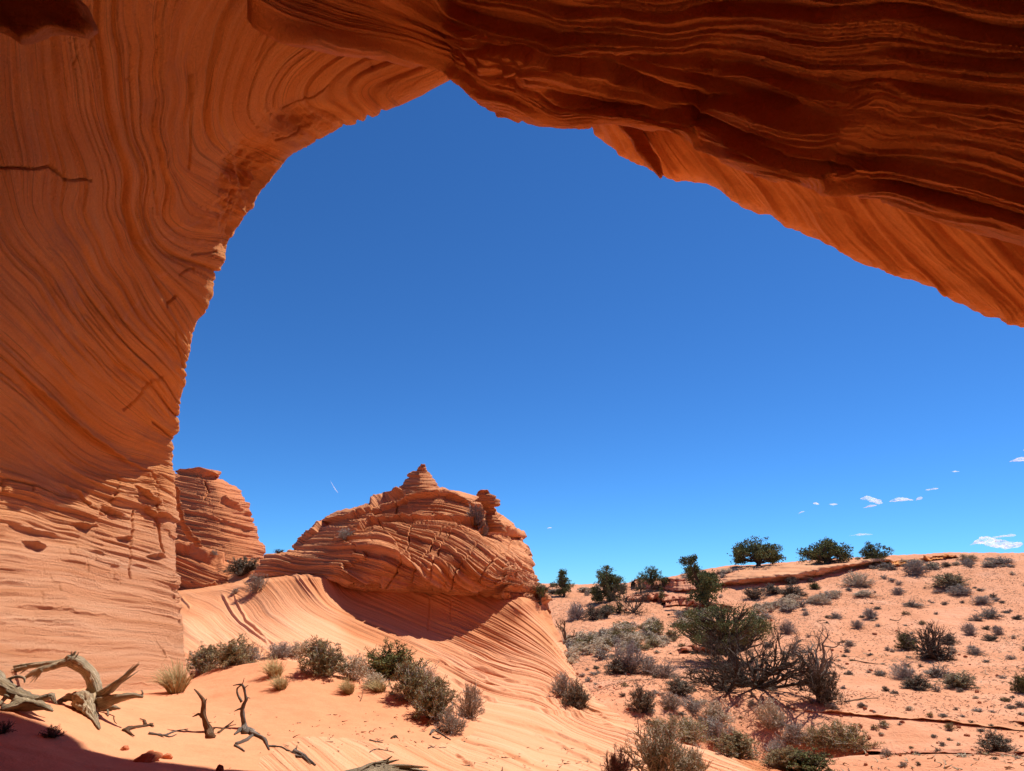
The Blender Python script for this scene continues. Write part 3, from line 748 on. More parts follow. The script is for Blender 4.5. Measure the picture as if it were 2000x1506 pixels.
def disp_small(seed, amp=1.0, k=60.0):
    def f(P, X, Y, S, fr):
        a = P[..., 0] + P[..., 1] * .5
        D = amp * (.05 * fbm(a * 2.5, P[..., 2] * 4, oct=4, seed=seed) + .05 * vn(P[..., 2] * 9, a * .6, seed=seed + 1) + .03 * vn(P[..., 2] * 22, a, seed=seed + 2))
        return D
    return f
HOO_L = [(940,957),(932,960),(929,964),(931,968),(936,971),(928,975),(920,979),(938,983),(942,990),(946,1000),(950,1015),(952,1040)]
HOO_R = [(952,957),(960,962),(966,966),(969,970),(966,973),(972,977),(976,984),(974,987),(965,990),(970,998),(970,1006),(976,1014),(990,1030),(996,1040)]
tower("hoodoo_cap", HOO_L, HOO_R, 957, 1038, lambda x, y: 19.75 + 0 * x + sst(985, 992, y) * .25 - sst(992, 1035, y) * .2, 1.6, M['butte'],
      lambda x, y: (1040 - y) / 9.0 + 0 * x, disp_small(431), nr=110, nc=60, nb=30, parent=butte, rnd=.5)

# ------------------------------------------------------------------ dome on the left and its lower bench
dome = empty("rock_dome", (0, 0, 0))
tag(dome, "rounded red sandstone dome with a flat cap, seen between the arch wall and the butte", "rock dome")
DOM_L = [(352,919),(349,925),(300,935),(250,960),(230,1000),(225,1100),(225,1140)]
DOM_R = [(425,924),(427,930),(420,933),(436,938),(455,948),(470,962),(478,975),(487,992),(490,1005),(498,1030),(502,1055),(513,1072),(512,1092),(540,1110),(560,1135)]
D_DOM = tps_pts([(350,925,31.5),(400,925,31.3),(300,1000,29.5),(400,1000,29.2),(480,1000,30.3),(300,1080,27.8),(400,1090,27.6),(500,1090,28.8),(450,1120,27)], sx=300)
def disp_dome(P, X, Y, S, fr):
    a = P[..., 0] * .8 + P[..., 1] * .4
    S2 = S + .12 * fbm(a * .8, P[..., 2] * .6, oct=3, seed=451)
    D = .12 * fbm(a * .45, P[..., 2] * .4, oct=3, seed=452) + .07 * vn(S2 * 3, a * .2, seed=453) + .045 * vn(S2 * 7, a * .4, seed=454) + .03 * vn(S2 * 16, a * .8, seed=455)
    for L, A_, lp, bw in [([(345,925),(390,921),(428,927)], .22, 3, 6), ([(430,975),(455,985),(490,1003)], .16, 3, 7), ([(350,1002),(400,1008),(450,1025),(498,1032)], .14, 3, 5)]:
        D += fr * A_ * ledge(X, Y, L, lp, bw)
    D += .06 * blocks(a * .9, S2 * 2.5, seed=457) + .05 * blocks(a * .5, S2 * 5.5, seed=458)
    D -= fr * .2 * crack(X, Y, [(400,945),(408,962),(402,975)], 1.5)
    return D
tower("dome_body", DOM_L, DOM_R, 919, 1130, D_DOM, 8.0, M['dome'], lambda x, y: (1130 - y) / 18.0 + (x - 400) / 90.0, disp_dome, nr=260, nc=300, nb=50, parent=dome)
# curved rib in front of the dome
RIB_L = [(336,944),(338,960),(339,985),(342,1010),(352,1030),(370,1055),(383,1066)]
RIB_R = [(338,944),(346,950),(354,958),(350,975),(358,1000),(362,1020),(376,1042),(392,1056),(396,1068)]
tower("rib", RIB_L, RIB_R, 944, 1068, lambda x, y: 20.0 + (y - 900) * .008 + 0 * x, 2.2, M['dome'], lambda x, y: (1100 - y) / 12.0 + 0 * x, disp_small(461, .6), nr=120, nc=40, nb=20, parent=dome, rnd=.5)

bench = empty("rock_bench", (0, 0, 0))
tag(bench, "low slanting slab of layered sandstone below the dome, with a shadowed overhanging lip", "rock ledge")
BEN_L = [(300,1056),(280,1080),(270,1150),(270,1175)]
BEN_R = [(345,1056),(372,1061),(396,1070),(416,1084),(437,1100),(470,1118),(485,1133),(492,1147),(480,1156),(470,1162),(470,1175)]
def disp_ben(P, X, Y, S, fr):
    a = P[..., 0] * .8 + P[..., 1] * .4
    D = .10 * vn(S * 4, a * .3, seed=471) + .07 * vn(S * 9, a * .5, seed=472) + .04 * vn(S * 20, a, seed=473)
    D += fr * .28 * ledge(X, Y, [(330,1074),(370,1077),(400,1088),(437,1104)], 4, 9)
    D += fr * .2 * ledge(X, Y, [(340,1140),(400,1150),(470,1156)], 4, 8)
    return D
tower("bench_body", BEN_L, BEN_R, 1057, 1165, tps_pts([(340,1050,24.5),(420,1090,23.8),(340,1140,22.2),(480,1145,22.4),(400,1120,22.6)], sx=300), 4.0, M['dome'],
      lambda x, y: (1160 - y) / 16.0 + (x - 400) / 40.0, disp_ben, nr=160, nc=240, nb=30, parent=bench)

# ------------------------------------------------------------------ ground: slickrock, dune, hill, plain
S_APR = tps_lines([
    (-1, [(340,1270),(420,1320),(520,1400),(620,1480),(700,1560)]),
    (0, [(350,1190),(400,1225),(440,1262),(520,1325),(620,1390),(720,1440),(830,1500)]),
    (1, [(350,1150),(420,1172),(450,1200),(485,1230),(537,1270),(620,1320),(720,1375),(820,1430),(950,1495)]),
    (2, [(420,1140),(495,1156),(520,1195),(572,1232),(660,1272),(740,1314),(820,1360),(900,1425),(1050,1480),(1200,1530)]),
    (3.2, [(560,1135),(590,1175),(650,1215),(750,1258),(833,1296),(975,1369),(1150,1435),(1300,1490)]),
    (4.4, [(640,1125),(660,1170),(835,1247),(1000,1318),(1100,1360),(1215,1415),(1400,1480)]),
    (5.6, [(720,1130),(850,1190),(1000,1262),(1100,1315),(1180,1385)]),
    (6.8, [(900,1150),(1000,1205),(1080,1265),(1150,1350)]),
    (7.8, [(1000,1155),(1060,1205),(1120,1295)]),
], lam=.01)
APR_L = [(250,1120),(250,1640)]
APR_R = [(1010,1120),(1040,1150),(1068,1178),(1080,1215),(1098,1255),(1118,1300),(1132,1330),(1160,1362),(1190,1390),(1222,1414),(1290,1440),(1400,1470),(1560,1500),(1700,1515),(1900,1560),(2300,1640)]
D_APR = tps_pts([(250,1160,22),(350,1155,21),(350,1200,17.5),(350,1260,14.5),(480,1148,19.2),(480,1200,17.2),(480,1270,14.0),(520,1128,19.1),(580,1122,18.9),(620,1122,18.5),(620,1200,16.9),(640,1290,13.8),(660,1128,18.9),(750,1140,18.5),(850,1150,18.2),(940,1155,18.1),(1005,1162,17.9),(690,1195,17.6),(760,1216,17.25),(840,1250,16.7),(940,1255,16.5),(1000,1205,17.0),(750,1180,18.0),(850,1200,17.7),(930,1200,17.6),(1020,1175,17.2),
                 (1050,1190,17.8),(1075,1225,17.3),(800,1320,13.9),(950,1330,14.0),(1080,1320,14.8),(1118,1310,15.4),(350,1340,12.4),(500,1380,10.2),(640,1400,9.6),(800,1400,10.2),(950,1400,10.9),(1100,1400,11.8),(1200,1410,12.2),
                 (500,1500,7.0),(800,1500,7.3),(1000,1500,7.6),(1200,1480,8.8),(1400,1480,9.6),(1560,1505,9.4),(1000,1640,5.3),(250,1640,4.6),(250,1400,9.0),(1700,1600,6.5),(2300,1640,6.0)], sx=300, lam=.0005)

def build_apron():
    nr, nc = 620, 820
    py = np.concatenate([np.linspace(1120, 1510, nr - 40), np.linspace(1510, 1640, 41)[1:]])
    l, r = edge_fn(APR_L)(py), edge_fn(APR_R)(py)
    r = r + 2.5 * fbm(py * .09, seed=501, oct=3)
    u = np.linspace(0, 1, nc)
    X = l[:, None] + (r - l)[:, None] * u; Y = py[:, None] + 0 * u
    dep = D_APR(X, Y)
    de, _ = seg_dist(X, Y, [(200,1162),(350,1158)] + EAVE[:-1] + [(1075,1182)])
    dep = dep + 2.2 * sst(3, -16, de) * sst(1060, 1000, X)
    e = np.clip((1 - u) * (r - l)[:, None] / 26, 0, 1)
    dep = dep + .9 * (1 - np.sqrt(1 - (1 - e) ** 2 + 1e-9))
    P = pix(X, Y, dep)
    # the right flank goes on down out of sight into the valley
    k = 24; t = np.linspace(0, 1, k + 1)[1:]
    ext = P[:, -1:, :] + np.stack([.3 * t + 0 * t, 1.6 * t ** 1, -3.2 * t ** 1.4], -1)[None]
    P = np.concatenate([P, ext], 1)
    X = np.concatenate([X, np.repeat(X[:, -1:], k, 1) + 4 * t], 1); Y = np.concatenate([Y, np.repeat(Y[:, -1:], k, 1)], 1)
    S = S_APR(X, Y)
    N = grid_normals(P)
    N = np.where(N[..., 2:3] < 0, -N, N)
    a = P[..., 0] * .5 - P[..., 1] * .2; b = P[..., 1] * .4
    S2 = S + .05 * fbm(a * 1.5, b * 1.5, oct=3, seed=511)
    amp = np.clip((dep.mean() * 0 + proj(P)[1] * 0) + 1, 0, 1)
    D = .05 * fbm(a * .9, b * .9, oct=3, seed=512)
    steep = sst(3.4, 5.0, S) ; mid = sst(.2, 2, S)
    near = sst(7, 13, P[..., 1])
    lf = .25 + .75 * sst(2.4, 4.4, S)
    thin = lf * (.016 * vn(S2 * 8, a * .4, seed=513) + .013 * vn(S2 * 17, a * .6, seed=514) + .009 * vn(S2 * 37, a, seed=515))
    sawt = lambda x: np.where((x % 1) < .8, (x % 1) / .8, (1 - (x % 1)) / .2)
    msk = sst(-.1, .45, vn(S2 * 1.1, a * .35 + 4, seed=516))
    D += (thin * (.45 + .9 * msk) + lf * (.040 * msk * sawt(S2 * 3.3 + .7 * vn(a * .5, S2 * .7, seed=517)) + .018 * msk * sawt(S2 * 8.3 + .8 * vn(a * .7, S2, seed=518)))) * (.22 + .78 * near)
    lip = [([(940,1330),(1000,1352),(1060,1368),(1130,1385),(1200,1412)], 0.028, 2.5, 5), ([(880,1330),(930,1350),(975,1368)], 0.035, 2.5, 5), ([(1000,1375),(1080,1392),(1150,1405),(1205,1420)], 0.032, 2.5, 5),
           ([(920,1300),(1000,1330),(1060,1350),(1110,1365)], 0.025, 2.5, 5), ([(830,1282),(900,1310),(960,1335)], 0.021, 2.5, 5), ([(990,1290),(1050,1312),(1100,1335)], 0.021, 2.5, 5),
           ([(455,1160),(485,1210),(520,1250),(540,1262)], 0.035, 2.5, 5), ([(430,1160),(455,1195),(490,1232),(530,1262)], 0.042, 2.5, 5), ([(352,1168),(372,1188)], 0.028, 2.5, 5),
           ([(960,1400),(1040,1420),(1120,1440),(1170,1465),(1200,1475)], 0.021, 2.5, 5),
           ([(1040,1432),(1090,1450),(1130,1470),(1160,1482)], 0.021, 2.5, 5), ([(930,1450),(990,1470),(1040,1490)], 0.017, 2.5, 5), ([(890,1470),(930,1495)], 0.021, 2.5, 5), ([(1060,1180),(1090,1240),(1120,1300)], 0.049, 2.5, 5)]
    def groove(x, w=.10):
        f = x % 1; f = np.minimum(f, 1 - f)
        return np.exp(-(f / w) ** 2)
    rgt = sst(3.0, 3.6, S) * sst(820, 960, X + .5 * (Y - 1300)) * sst(1190, 1260, Y)
    for kk, sd, w_, am in ((4.6, 551, .07, .06), (7.7, 552, .09, .05), (13, 553, .11, .028)):
        x_ = S2 * kk + .5 * vn(a * .5, S * .8, seed=sd)
        D -= am * groove(x_, w_) * sst(-.15, .35, vn(np.floor(x_ + .5) * 3.7, a * .45, seed=sd + 10)) * (.12 + .88 * rgt)
    for L, A_, lp, bw in lip: D += A_ * ledge(X, Y, L, lp, bw)
    for L in [[(840,1170),(835,1230)], [(880,1175),(880,1210)]]: D -= .03 * crack(X, Y, L, 1.5)
    P = P + N * D[..., None]
    dd, _ = seg_dist(X, Y, [(200,1162),(350,1158)] + EAVE[:-1] + [(1085,1200)])
    pal = .95 * sst(-5, 120, dd + 22 * vn(a * .8, S * 1.2, seed=560) - 70 * sst(640, 700, X) * sst(1020, 960, X)) * (.82 + .18 * vn(S * 2.3, a * .3, seed=561))
    o = grid_obj("slickrock", P, M['swirl'], S, flip=False, extra={'pale': np.clip(pal, 0, 1)})
    return tag(o, kind='structure')
slick = build_apron()

def height_sheet(name, pts, xr, yr, nx, ny, mat, disp, lam=1e-4, kind='structure', ysq=False):
    W = [(*pix(a, b, c)[:2], pix(a, b, c)[2]) for a, b, c in pts['pix']] + pts.get('xyz', [])
    T = tps_pts(W, lam, 10.0)
    x = np.linspace(*xr, nx)
    t = np.linspace(0, 1, ny)
    y = yr[0] + (yr[1] - yr[0]) * (t ** 2 * .75 + t * .25 if ysq else t)
    if ysq:
        k = (y - yr[0]) / (yr[1] - yr[0])
        Xg = x[:, None] * (.30 + .70 * k[None]) if ysq else x[:, None] + 0 * y
    else:
        Xg = x[:, None] + 0 * y[None]
    Yg = y[None] + 0 * Xg
    Z = T(Xg, Yg)
    Z = Z + disp(Xg, Yg)
    o = grid_obj(name, np.stack([Xg, Yg, Z], -1), mat)
    return tag(o, kind=kind), T

DUNE = {'pix': [(0,1506,5.6),(0,1380,7.1),(0,1345,7.9),(120,1400,7.4),(120,1345,9.2),(250,1350,10.6),(300,1352,11.4),(330,1348,12.2),(350,1340,12.6),(400,1318,12.4),(440,1302,12.2),(500,1294,12.0),(560,1290,11.9),(620,1306,11.6),(700,1328,11.2),(780,1348,10.8),(850,1392,10.2),(900,1430,9.6),
                (300,1450,7.6),(200,1506,6.2),(400,1506,6.7),(520,1506,6.9),(500,1420,8.6),(600,1400,9.2),(700,1400,9.5),(650,1450,8.3),(760,1440,8.7),(640,1506,6.95),(850,1430,9.3),(420,1370,9.9),(560,1350,10.2),(700,1360,10.4),(1000,1600,6.0)],
        'xyz': [(-3, 14.5, -1.2), (-1, 13.5, -1.4), (-5, 15, -.8), (0.5, 10.5, -.7), (1.5, 8, -.9), (1.5, 5, -.7), (-6, 2, .3), (0, 2, -.1), (4, 2, -.2), (-7, 10, .7), (0, -5, .2), (6, -5, .2)]}
def d_dune(x, y):
    return .03 * fbm(x * .8, y * .8, oct=3, seed=601) - .012 * sst(.45, .7, vn(x * 2.6, y * 2.6, seed=604)) + .004 * fbm(x * 9, y * 9, oct=2, seed=605) + .012 * fbm(x * 3.3, y * 3.3, oct=3, seed=602) + .006 * vn(x * 3 + y * 4 + fbm(x, y, seed=3), y * 9, seed=603)
dune, _ = height_sheet("sand_dune", DUNE, (-9, 7), (-8, 16), 330, 460, M['dune'], d_dune)

HILL = {'pix': [(1055,1142,70),(1200,1143,68),(1300,1128,64),(1440,1106,60),(1600,1100,58),(1720,1096,56),(1860,1090,54),(2000,1088,52),(2150,1085,50),(1060,1200,48),(1100,1250,36),(1120,1300,28),(1150,1350,22),(1230,1410,16.5),
                (1200,1180,48),(1350,1180,48),(1500,1180,45),(1700,1160,46),(1900,1150,44),(2100,1150,42),(1300,1250,35),(1500,1250,34),(1700,1230,36),(1900,1220,36),(1300,1330,25),(1500,1330,25),(1700,1320,26),(1900,1310,26),(2150,1300,26),
                (1350,1420,17.5),(1550,1400,19),(1750,1400,19),(1950,1400,19),(1450,1480,13.2),(1650,1480,14),(1850,1480,14.5),(2100,1480,15),(1850,1560,11.5),(2200,1600,10.5)],
        'xyz': [(-30, 75, 1.0), (-15, 60, .5), (-12, 45, -.3), (-10, 35, -.8), (-8, 25, -2.2), (0, 22, -2.6), (0, 30, -2.0), (5, 17, -2.9), (20, 8, -2.6), (8, 9, -2.6), (40, 20, 0.0), (60, 45, 3), (70, 75, 3), (30, 90, 2.2), (0, 100, .8), (-30, 30, .5), (-40, 60, .6)]}
def d_hill(x, y):
    k = np.clip(y / 30, .5, 1.6)
    d = k * (.14 * fbm(x * .22, y * .22, oct=3, seed=611) + .055 * fbm(x * .9, y * .9, oct=4, seed=612) + .03 * -np.abs(vn(x * 1.7, y * 2.2, seed=613)) + .025 * vn(x * 4.1, y * 4.1, seed=614))
    return d
hill, T_HILL = height_sheet("hillside", HILL, (-42, 75), (6, 100), 620, 760, M['hill'], d_hill, ysq=True)

def build_plain():
    r = np.concatenate([[0.01], np.geomspace(20, 9000, 70)]); th = np.linspace(0, 2 * math.pi, 120, endpoint=False)
    R, A = np.meshgrid(r, th, indexing='xy')
    x = R * np.cos(A); y = 40 + R * np.sin(A)
    z = -4.5 - np.clip(R - 60, 0, 400) * .02 + 1.5 * fbm(x * .01, y * .01, oct=3, seed=621) * (R > 120)
    o = grid_obj("ground", np.stack([x, y, z], -1), M['plain'], wrap_u=True)
    return tag(o, kind='structure')
build_plain()
bpy.context.view_layer.update()

M['snag_bits'] = plain_mat('litter_bits', (0.13, 0.07, 0.04), (0.34, 0.22, 0.14), 3.0); M['grass_bits'] = plain_mat('stubble_bits', (0.28, 0.22, 0.13), (0.48, 0.40, 0.27), 3.0)
# ------------------------------------------------------------------ placing things
DG = bpy.context.evaluated_depsgraph_get()
GROUND = {'slickrock', 'sand_dune', 'hillside', 'ground', 'butte_body', 'dome_body', 'bench_body', 'wall', 'hoodoo_cap'}
def hit(px, py):
    d = pix(px, py, 10.0) - CAM; d = d / np.linalg.norm(d)
    ok, loc, nor, idx, ob, mt = sc.ray_cast(DG, Vector(CAM), Vector(d), distance=400)
    if not ok: return None
    return np.array(loc), ob.name
def drop(x, y, z=30.0):
    ok, loc, nor, idx, ob, mt = sc.ray_cast(DG, Vector((x, y, z)), Vector((0, 0, -1)), distance=90)
    return np.array(loc) if ok else None

# ------------------------------------------------------------------ plants
def tubes(B, Tp, bend, r0, r1, seg=3, sides=3):
    """many thin tapering curved stems at once; B,Tp,bend (n,3)"""
    n = len(B); t = np.linspace(0, 1, seg + 1)
    P = B[:, None] * (1 - t)[None, :, None] + Tp[:, None] * t[None, :, None] + bend[:, None] * (4 * t * (1 - t))[None, :, None]
    d = Tp - B; d = d / (np.linalg.norm(d, axis=1, keepdims=True) + 1e-9)
    a = np.cross(d, np.array([.31, .87, .37])); a /= np.linalg.norm(a, axis=1, keepdims=True) + 1e-9
    b = np.cross(d, a)
    r = r0[:, None] * (1 - t)[None] + r1[:, None] * t[None]
    th = np.arange(sides) * 2 * math.pi / sides
    V = P[:, :, None] + r[:, :, None, None] * (a[:, None, None] * np.cos(th)[None, None, :, None] + b[:, None, None] * np.sin(th)[None, None, :, None])
    k = np.arange(n)[:, None, None] * (seg + 1) * sides; i = np.arange(seg)[None, :, None]; j = np.arange(sides)[None, None, :]
    q0 = k + i * sides + j; q1 = k + i * sides + (j + 1) % sides
    Fq = np.stack([q0, q1, q1 + sides, q0 + sides], -1).reshape(-1, 4)
    return V.reshape(-1, 3), Fq

def leaves(C, size, rng, up=.4, asp=.5):
    """small leaf-shaped quads at points C"""
    n = len(C)
    d = rng.normal(size=(n, 3)); d[:, 2] += up; d /= np.linalg.norm(d, axis=1, keepdims=True)
    s = np.cross(d, rng.normal(size=(n, 3))); s /= np.linalg.norm(s, axis=1, keepdims=True)
    L = size * (.6 + .8 * rng.random(n)); 
    d = d * L[:, None]; s = s * (L * asp * .5)[:, None]
    V = np.stack([C, C + d * .5 + s, C + d, C + d * .5 - s], 1).reshape(-1, 3)
    return V, np.arange(4 * n).reshape(n, 4)

def cat(parts):
    Vs, Fs, o = [], [], 0
    for V, Fq in parts: Vs.append(V); Fs.append(Fq + o); o += len(V)
    return np.concatenate(Vs), np.concatenate(Fs)

def shrub_geo(seed, n1=46, sub=5, leafn=6, leaf=.045, spread=1.0, upright=.5, r=.012, flat=1.0, lobes=4, low=.1):
    rng = np.random.default_rng(seed)
    # uneven dome: a few lobes of different height
    la = rng.random(lobes) * 6.28; lw = .35 + .5 * rng.random(lobes); lh = .65 + .35 * rng.random(lobes)
    ph = rng.random(n1) * 6.28; el = np.arccos(rng.random(n1) ** (1 - .55 * upright) * .97 + low * .2)
    L = np.zeros(n1)
    for k in range(lobes): L = np.maximum(L, lh[k] * np.exp(-((np.angle(np.exp(1j * (ph - la[k])))) / (lw[k] + .5)) ** 2))
    L = (.62 + .38 * L) * (.8 + .25 * rng.random(n1))
    D = np.stack([np.sin(el) * np.cos(ph) * .5 * spread, np.sin(el) * np.sin(ph) * .5 * spread, np.cos(el) * flat], 1)
    B = np.stack([rng.normal(size=n1) * .06, rng.normal(size=n1) * .06, np.full(n1, -.05)], 1)
    T = B + D * L[:, None]
    T[:, 2] = np.maximum(T[:, 2], .04)
    bend = np.stack([rng.normal(size=n1) * .03, rng.normal(size=n1) * .03, .05 + .03 * rng.random(n1)], 1)
    parts = [tubes(B, T, bend, np.full(n1, r * 1.5), np.full(n1, r * .55), 4)]
    # side twigs
    k = np.repeat(np.arange(n1), sub); t = .3 + .7 * rng.random(len(k))
    P = B[k] * (1 - t)[:, None] + T[k] * t[:, None] + bend[k] * (4 * t * (1 - t))[:, None]
    dd = (T - B)[k]; dd = dd / np.linalg.norm(dd, axis=1, keepdims=True)
    dd = dd * .7 + rng.normal(size=dd.shape) * .42; dd[:, 2] += .25 * upright; dd /= np.linalg.norm(dd, axis=1, keepdims=True)
    ln = (.10 + .12 * rng.random(len(k)))
    Q = P + dd * ln[:, None]; Q[:, 2] = np.maximum(Q[:, 2], .02)
    parts.append(tubes(P, Q, rng.normal(size=P.shape) * .01, np.full(len(k), r * .7), np.full(len(k), r * .3), 2))
    # tertiary
    k2 = np.repeat(np.arange(len(k)), 3); t2 = .3 + .7 * rng.random(len(k2))
    P2 = P[k2] * (1 - t2)[:, None] + Q[k2] * t2[:, None]
    d3 = (Q - P)[k2] / ln[k2][:, None] * .8 + rng.normal(size=(len(k2), 3)) * .5; d3 /= np.linalg.norm(d3, axis=1, keepdims=True)
    Q2 = P2 + d3 * (.04 + .06 * rng.random(len(k2)))[:, None]
    parts.append(tubes(P2, Q2, P2 * 0, np.full(len(k2), r * .4), np.full(len(k2), r * .2), 1))
    stems = cat(parts)
    if leafn:
        k4 = np.repeat(np.arange(len(k2)), leafn); t4 = rng.random(len(k4)) ** .7
        C = P2[k4] * (1 - t4)[:, None] + Q2[k4] * t4[:, None] + rng.normal(size=(len(k4), 3)) * .006
        lv = leaves(C, leaf, rng, up=.6 + .7 * upright, asp=.24)
    else: lv = None
    return stems, lv

KIND = {  # stems material, leaf material, geometry settings
    'olive': ('twig_grey', 'leaf_olive', dict(n1=60, sub=6, leafn=8, leaf=.055, upright=.7, r=.009)),
    'grey': ('twig_grey', 'leaf_grey', dict(n1=60, sub=6, leafn=2, leaf=.045, upright=.5, r=.010)),
    'pale': ('twig_pale', 'leaf_pale', dict(n1=60, sub=6, leafn=3, leaf=.055, upright=.5, r=.010)),
    'green': ('twig_dark', 'leaf_green', dict(n1=60, sub=7, leafn=6, leaf=.055, upright=.45, r=.010)),
    'dark': ('twig_dark', 'leaf_dark', dict(n1=60, sub=6, leafn=5, leaf=.055, upright=.45, r=.010)),
    'yellow': ('twig_pale', 'leaf_yellow', dict(n1=60, sub=6, leafn=4, leaf=.05, upright=.55, r=.009)),
    'twiggy': ('twig_grey', None, dict(n1=75, sub=7, leafn=0, upright=.6, r=.010)),
    'black': ('twig_dark', 'leaf_dark', dict(n1=40, sub=6, leafn=1, leaf=.05, upright=.3, r=.016)),
    'sprawl': ('twig_grey', 'leaf_dark', dict(n1=40, sub=6, leafn=3, leaf=.06, upright=.0, r=.014, low=.3)),
    'tall': ('twig_pale', 'leaf_yellow', dict(n1=44, sub=12, leafn=3, leaf=.028, upright=1.1, r=.011)),
}
PROTO = {}
def shrub_proto(kind, v):
    if (kind, v) not in PROTO:
        sm, lm, kw = KIND[kind]
        st, lv = shrub_geo(hash_seed(kind, v), **kw)
        a = mesh_obj("stems", st[0], st[1], M[sm], smooth=False); me1 = a.data; bpy.data.objects.remove(a)
        me2 = None
        if lv is not None:
            b = mesh_obj("leaves", lv[0], lv[1], M[lm], smooth=False); me2 = b.data; bpy.data.objects.remove(b)
        PROTO[(kind, v)] = (me1, me2)
    return PROTO[(kind, v)]
def hash_seed(k, v): return sum(ord(c) * (i + 3) for i, c in enumerate(k)) * 7 + v * 101
MERGED = {}
def merged_proto(kind, v):
    """stems and leaves in one mesh, for shrubs too small in the photo to show their parts"""
    if (kind, v) not in MERGED:
        sm, lm, kw = KIND[kind]; kw = dict(kw); kw.update(n1=30, sub=4, leafn=min(kw['leafn'], 3), leaf=.11, r=kw['r'] * 1.8)
        st, lv = shrub_geo(hash_seed(kind, v) + 5, **kw)
        if lv is not None:
            V, Fq = cat([st, lv]); mi = np.r_[np.zeros(len(st[1]), int), np.ones(len(lv[1]), int)]
            o = mesh_obj("shrub", V, Fq, [M[sm], M[lm]], smooth=False, matidx=mi)
        else: o = mesh_obj("shrub", *st, M[sm], smooth=False)
        MERGED[(kind, v)] = o.data; bpy.data.objects.remove(o)
    return MERGED[(kind, v)]
RNG = random.Random(5)
CNT = [0]
def shrub(px, py, w, h, kind, label=None, cat_='shrub', group=None, name='desert_shrub', small=False, sink=.03, yd=None):
    if yd is None:
        q = hit(px, py)
        if q is None or q[0][1] > 130: return None
        loc = q[0]
    else: loc = pix(px, py, yd)
    m = loc[1] / 1300.0 * 1.02
    CNT[0] += 1; v = CNT[0] % 3
    if small:
        o = bpy.data.objects.new(name, merged_proto(kind, v)); COL.objects.link(o)
    else:
        me1, me2 = shrub_proto(kind, v)
        o = empty(name, (0, 0, 0))
        a = bpy.data.objects.new("stems", me1); COL.objects.link(a); a.parent = o
        if me2:
            b = bpy.data.objects.new("leaves", me2); COL.objects.link(b); b.parent = o
    o.location = (loc[0], loc[1], loc[2] - sink * h * m)
    o.rotation_euler = (0, 0, RNG.random() * 6.28)
    o.scale = (w * m, w * m, h * m)
    tag(o, label, cat_, group)
    return o

def tuft_geo(seed, n=260, wind=.35):
    rng = np.random.default_rng(seed)
    ph = rng.random(n) * 6.28; ra = rng.random(n) ** .5
    B = np.stack([np.cos(ph) * ra * .16, np.sin(ph) * ra * .16, np.full(n, -.03)], 1)
    T = np.stack([np.cos(ph) * ra * .5 - wind * rng.random(n), np.sin(ph) * ra * .5, (.35 + .65 * rng.random(n)) * (1.05 - .5 * ra)], 1)
    return tubes(B, T, np.stack([rng.normal(size=n) * .02, rng.normal(size=n) * .02, .1 + .06 * rng.random(n)], 1), np.full(n, .010), np.full(n, .003), 4)
TUFT = []
for k in range(3):
    o = mesh_obj("grass_tuft", *tuft_geo(900 + k), M['grass'], smooth=False); TUFT.append(o.data); bpy.data.objects.remove(o)
def tuft(px, py, w, h, label, group='dry grass tufts on the sand'):
    q = hit(px, py)
    if q is None: return
    m = q[0][1] / 1300.0
    o = bpy.data.objects.new("grass_tuft", TUFT[int(px) % 3]); COL.objects.link(o)
    o.location = q[0].tolist(); o.scale = (w * m, w * m, h * m); o.rotation_euler = (0, 0, RNG.random() * .6 - .3)
    tag(o, label, 'grass tuft', group)

G1 = 'shrubs along the crest of the foreground dune'
for a in [
    (398,1312,70,52,'olive','olive green bush at the foot of the striped wall, beside the dry grass',), (447,1300,85,52,'olive','spreading olive bush right of the bush at the wall foot'),
    (490,1290,50,30,'grey','low grey scrub between the wall foot bushes and the dune crest'), (548,1284,60,34,'grey','loose grey shrub above the dry tuft on the dune crest'), (585,1284,50,34,'pale','pale twiggy shrub left of the round olive bush'),
    (630,1318,96,66,'olive','round olive bush on the middle of the dune crest'), (692,1326,60,48,'pale','pale grey twiggy bush between the round olive bush and the green bush'),
    (762,1322,112,66,'green','dark leafy green bush, tallest on the dune crest'), (805,1368,88,72,'olive','dense grey olive bush just below the leafy green one'),
    (846,1404,86,78,'olive','large grey olive bush in the middle of the row running down the dune'), (884,1432,58,56,'grey','thin grey bush at the lower end of the row, over bare roots'), (918,1402,58,64,'grey','grey twiggy bush standing alone on the slickrock right of the row'),
    (730,1340,50,26,'pale','pale dry twigs in front of the leafy green bush'), (828,1345,70,55,'grey','greyish bush behind the dense olive row')]:
    shrub(*a, group=G1)
shrub(1100,1362,52,48,'grey','grey bush growing on the bare slickrock slope, upper half of the pair'); shrub(1128,1383,56,50,'dark','dark grey bush on the slickrock slope, lower half of the pair')
tuft(345,1352,78,62,'tall straw yellow grass clump at the foot of the wall'); tuft(538,1322,52,40,'straw tuft on the dune crest below the loose grey shrub'); tuft(550,1346,44,30,'wind bent straw tuft just below another tuft on the dune'); tuft(682,1354,40,32,'small straw tuft below the pale twigs, middle of the dune'); tuft(742,1350,50,24,'low greyish straw tuft near the dense olive row')
G2 = 'shrubs on the rocks'
shrub(474,1122,66,38,'dark','dark grey bush in the saddle between dome and butte', group=G2); shrub(500,1156,50,38,'grey','grey bush leaning on the butte foot above the curved slickrock', group=G2)
shrub(524,1078,26,16,'black','tiny dark bush on the skyline between dome and butte', group=G2); shrub(545,1080,22,9,'black','flat dark bush on the skyline touching the butte', group=G2)
shrub(930,1022,52,42,'twiggy','grey twiggy bush high on the butte below the hoodoo', group=G2); shrub(944,1044,26,34,'twiggy','narrow grey bush on the butte under the larger one', group=G2); shrub(674,1052,36,24,'grey','grey bush on the left shoulder of the butte', group=G2)
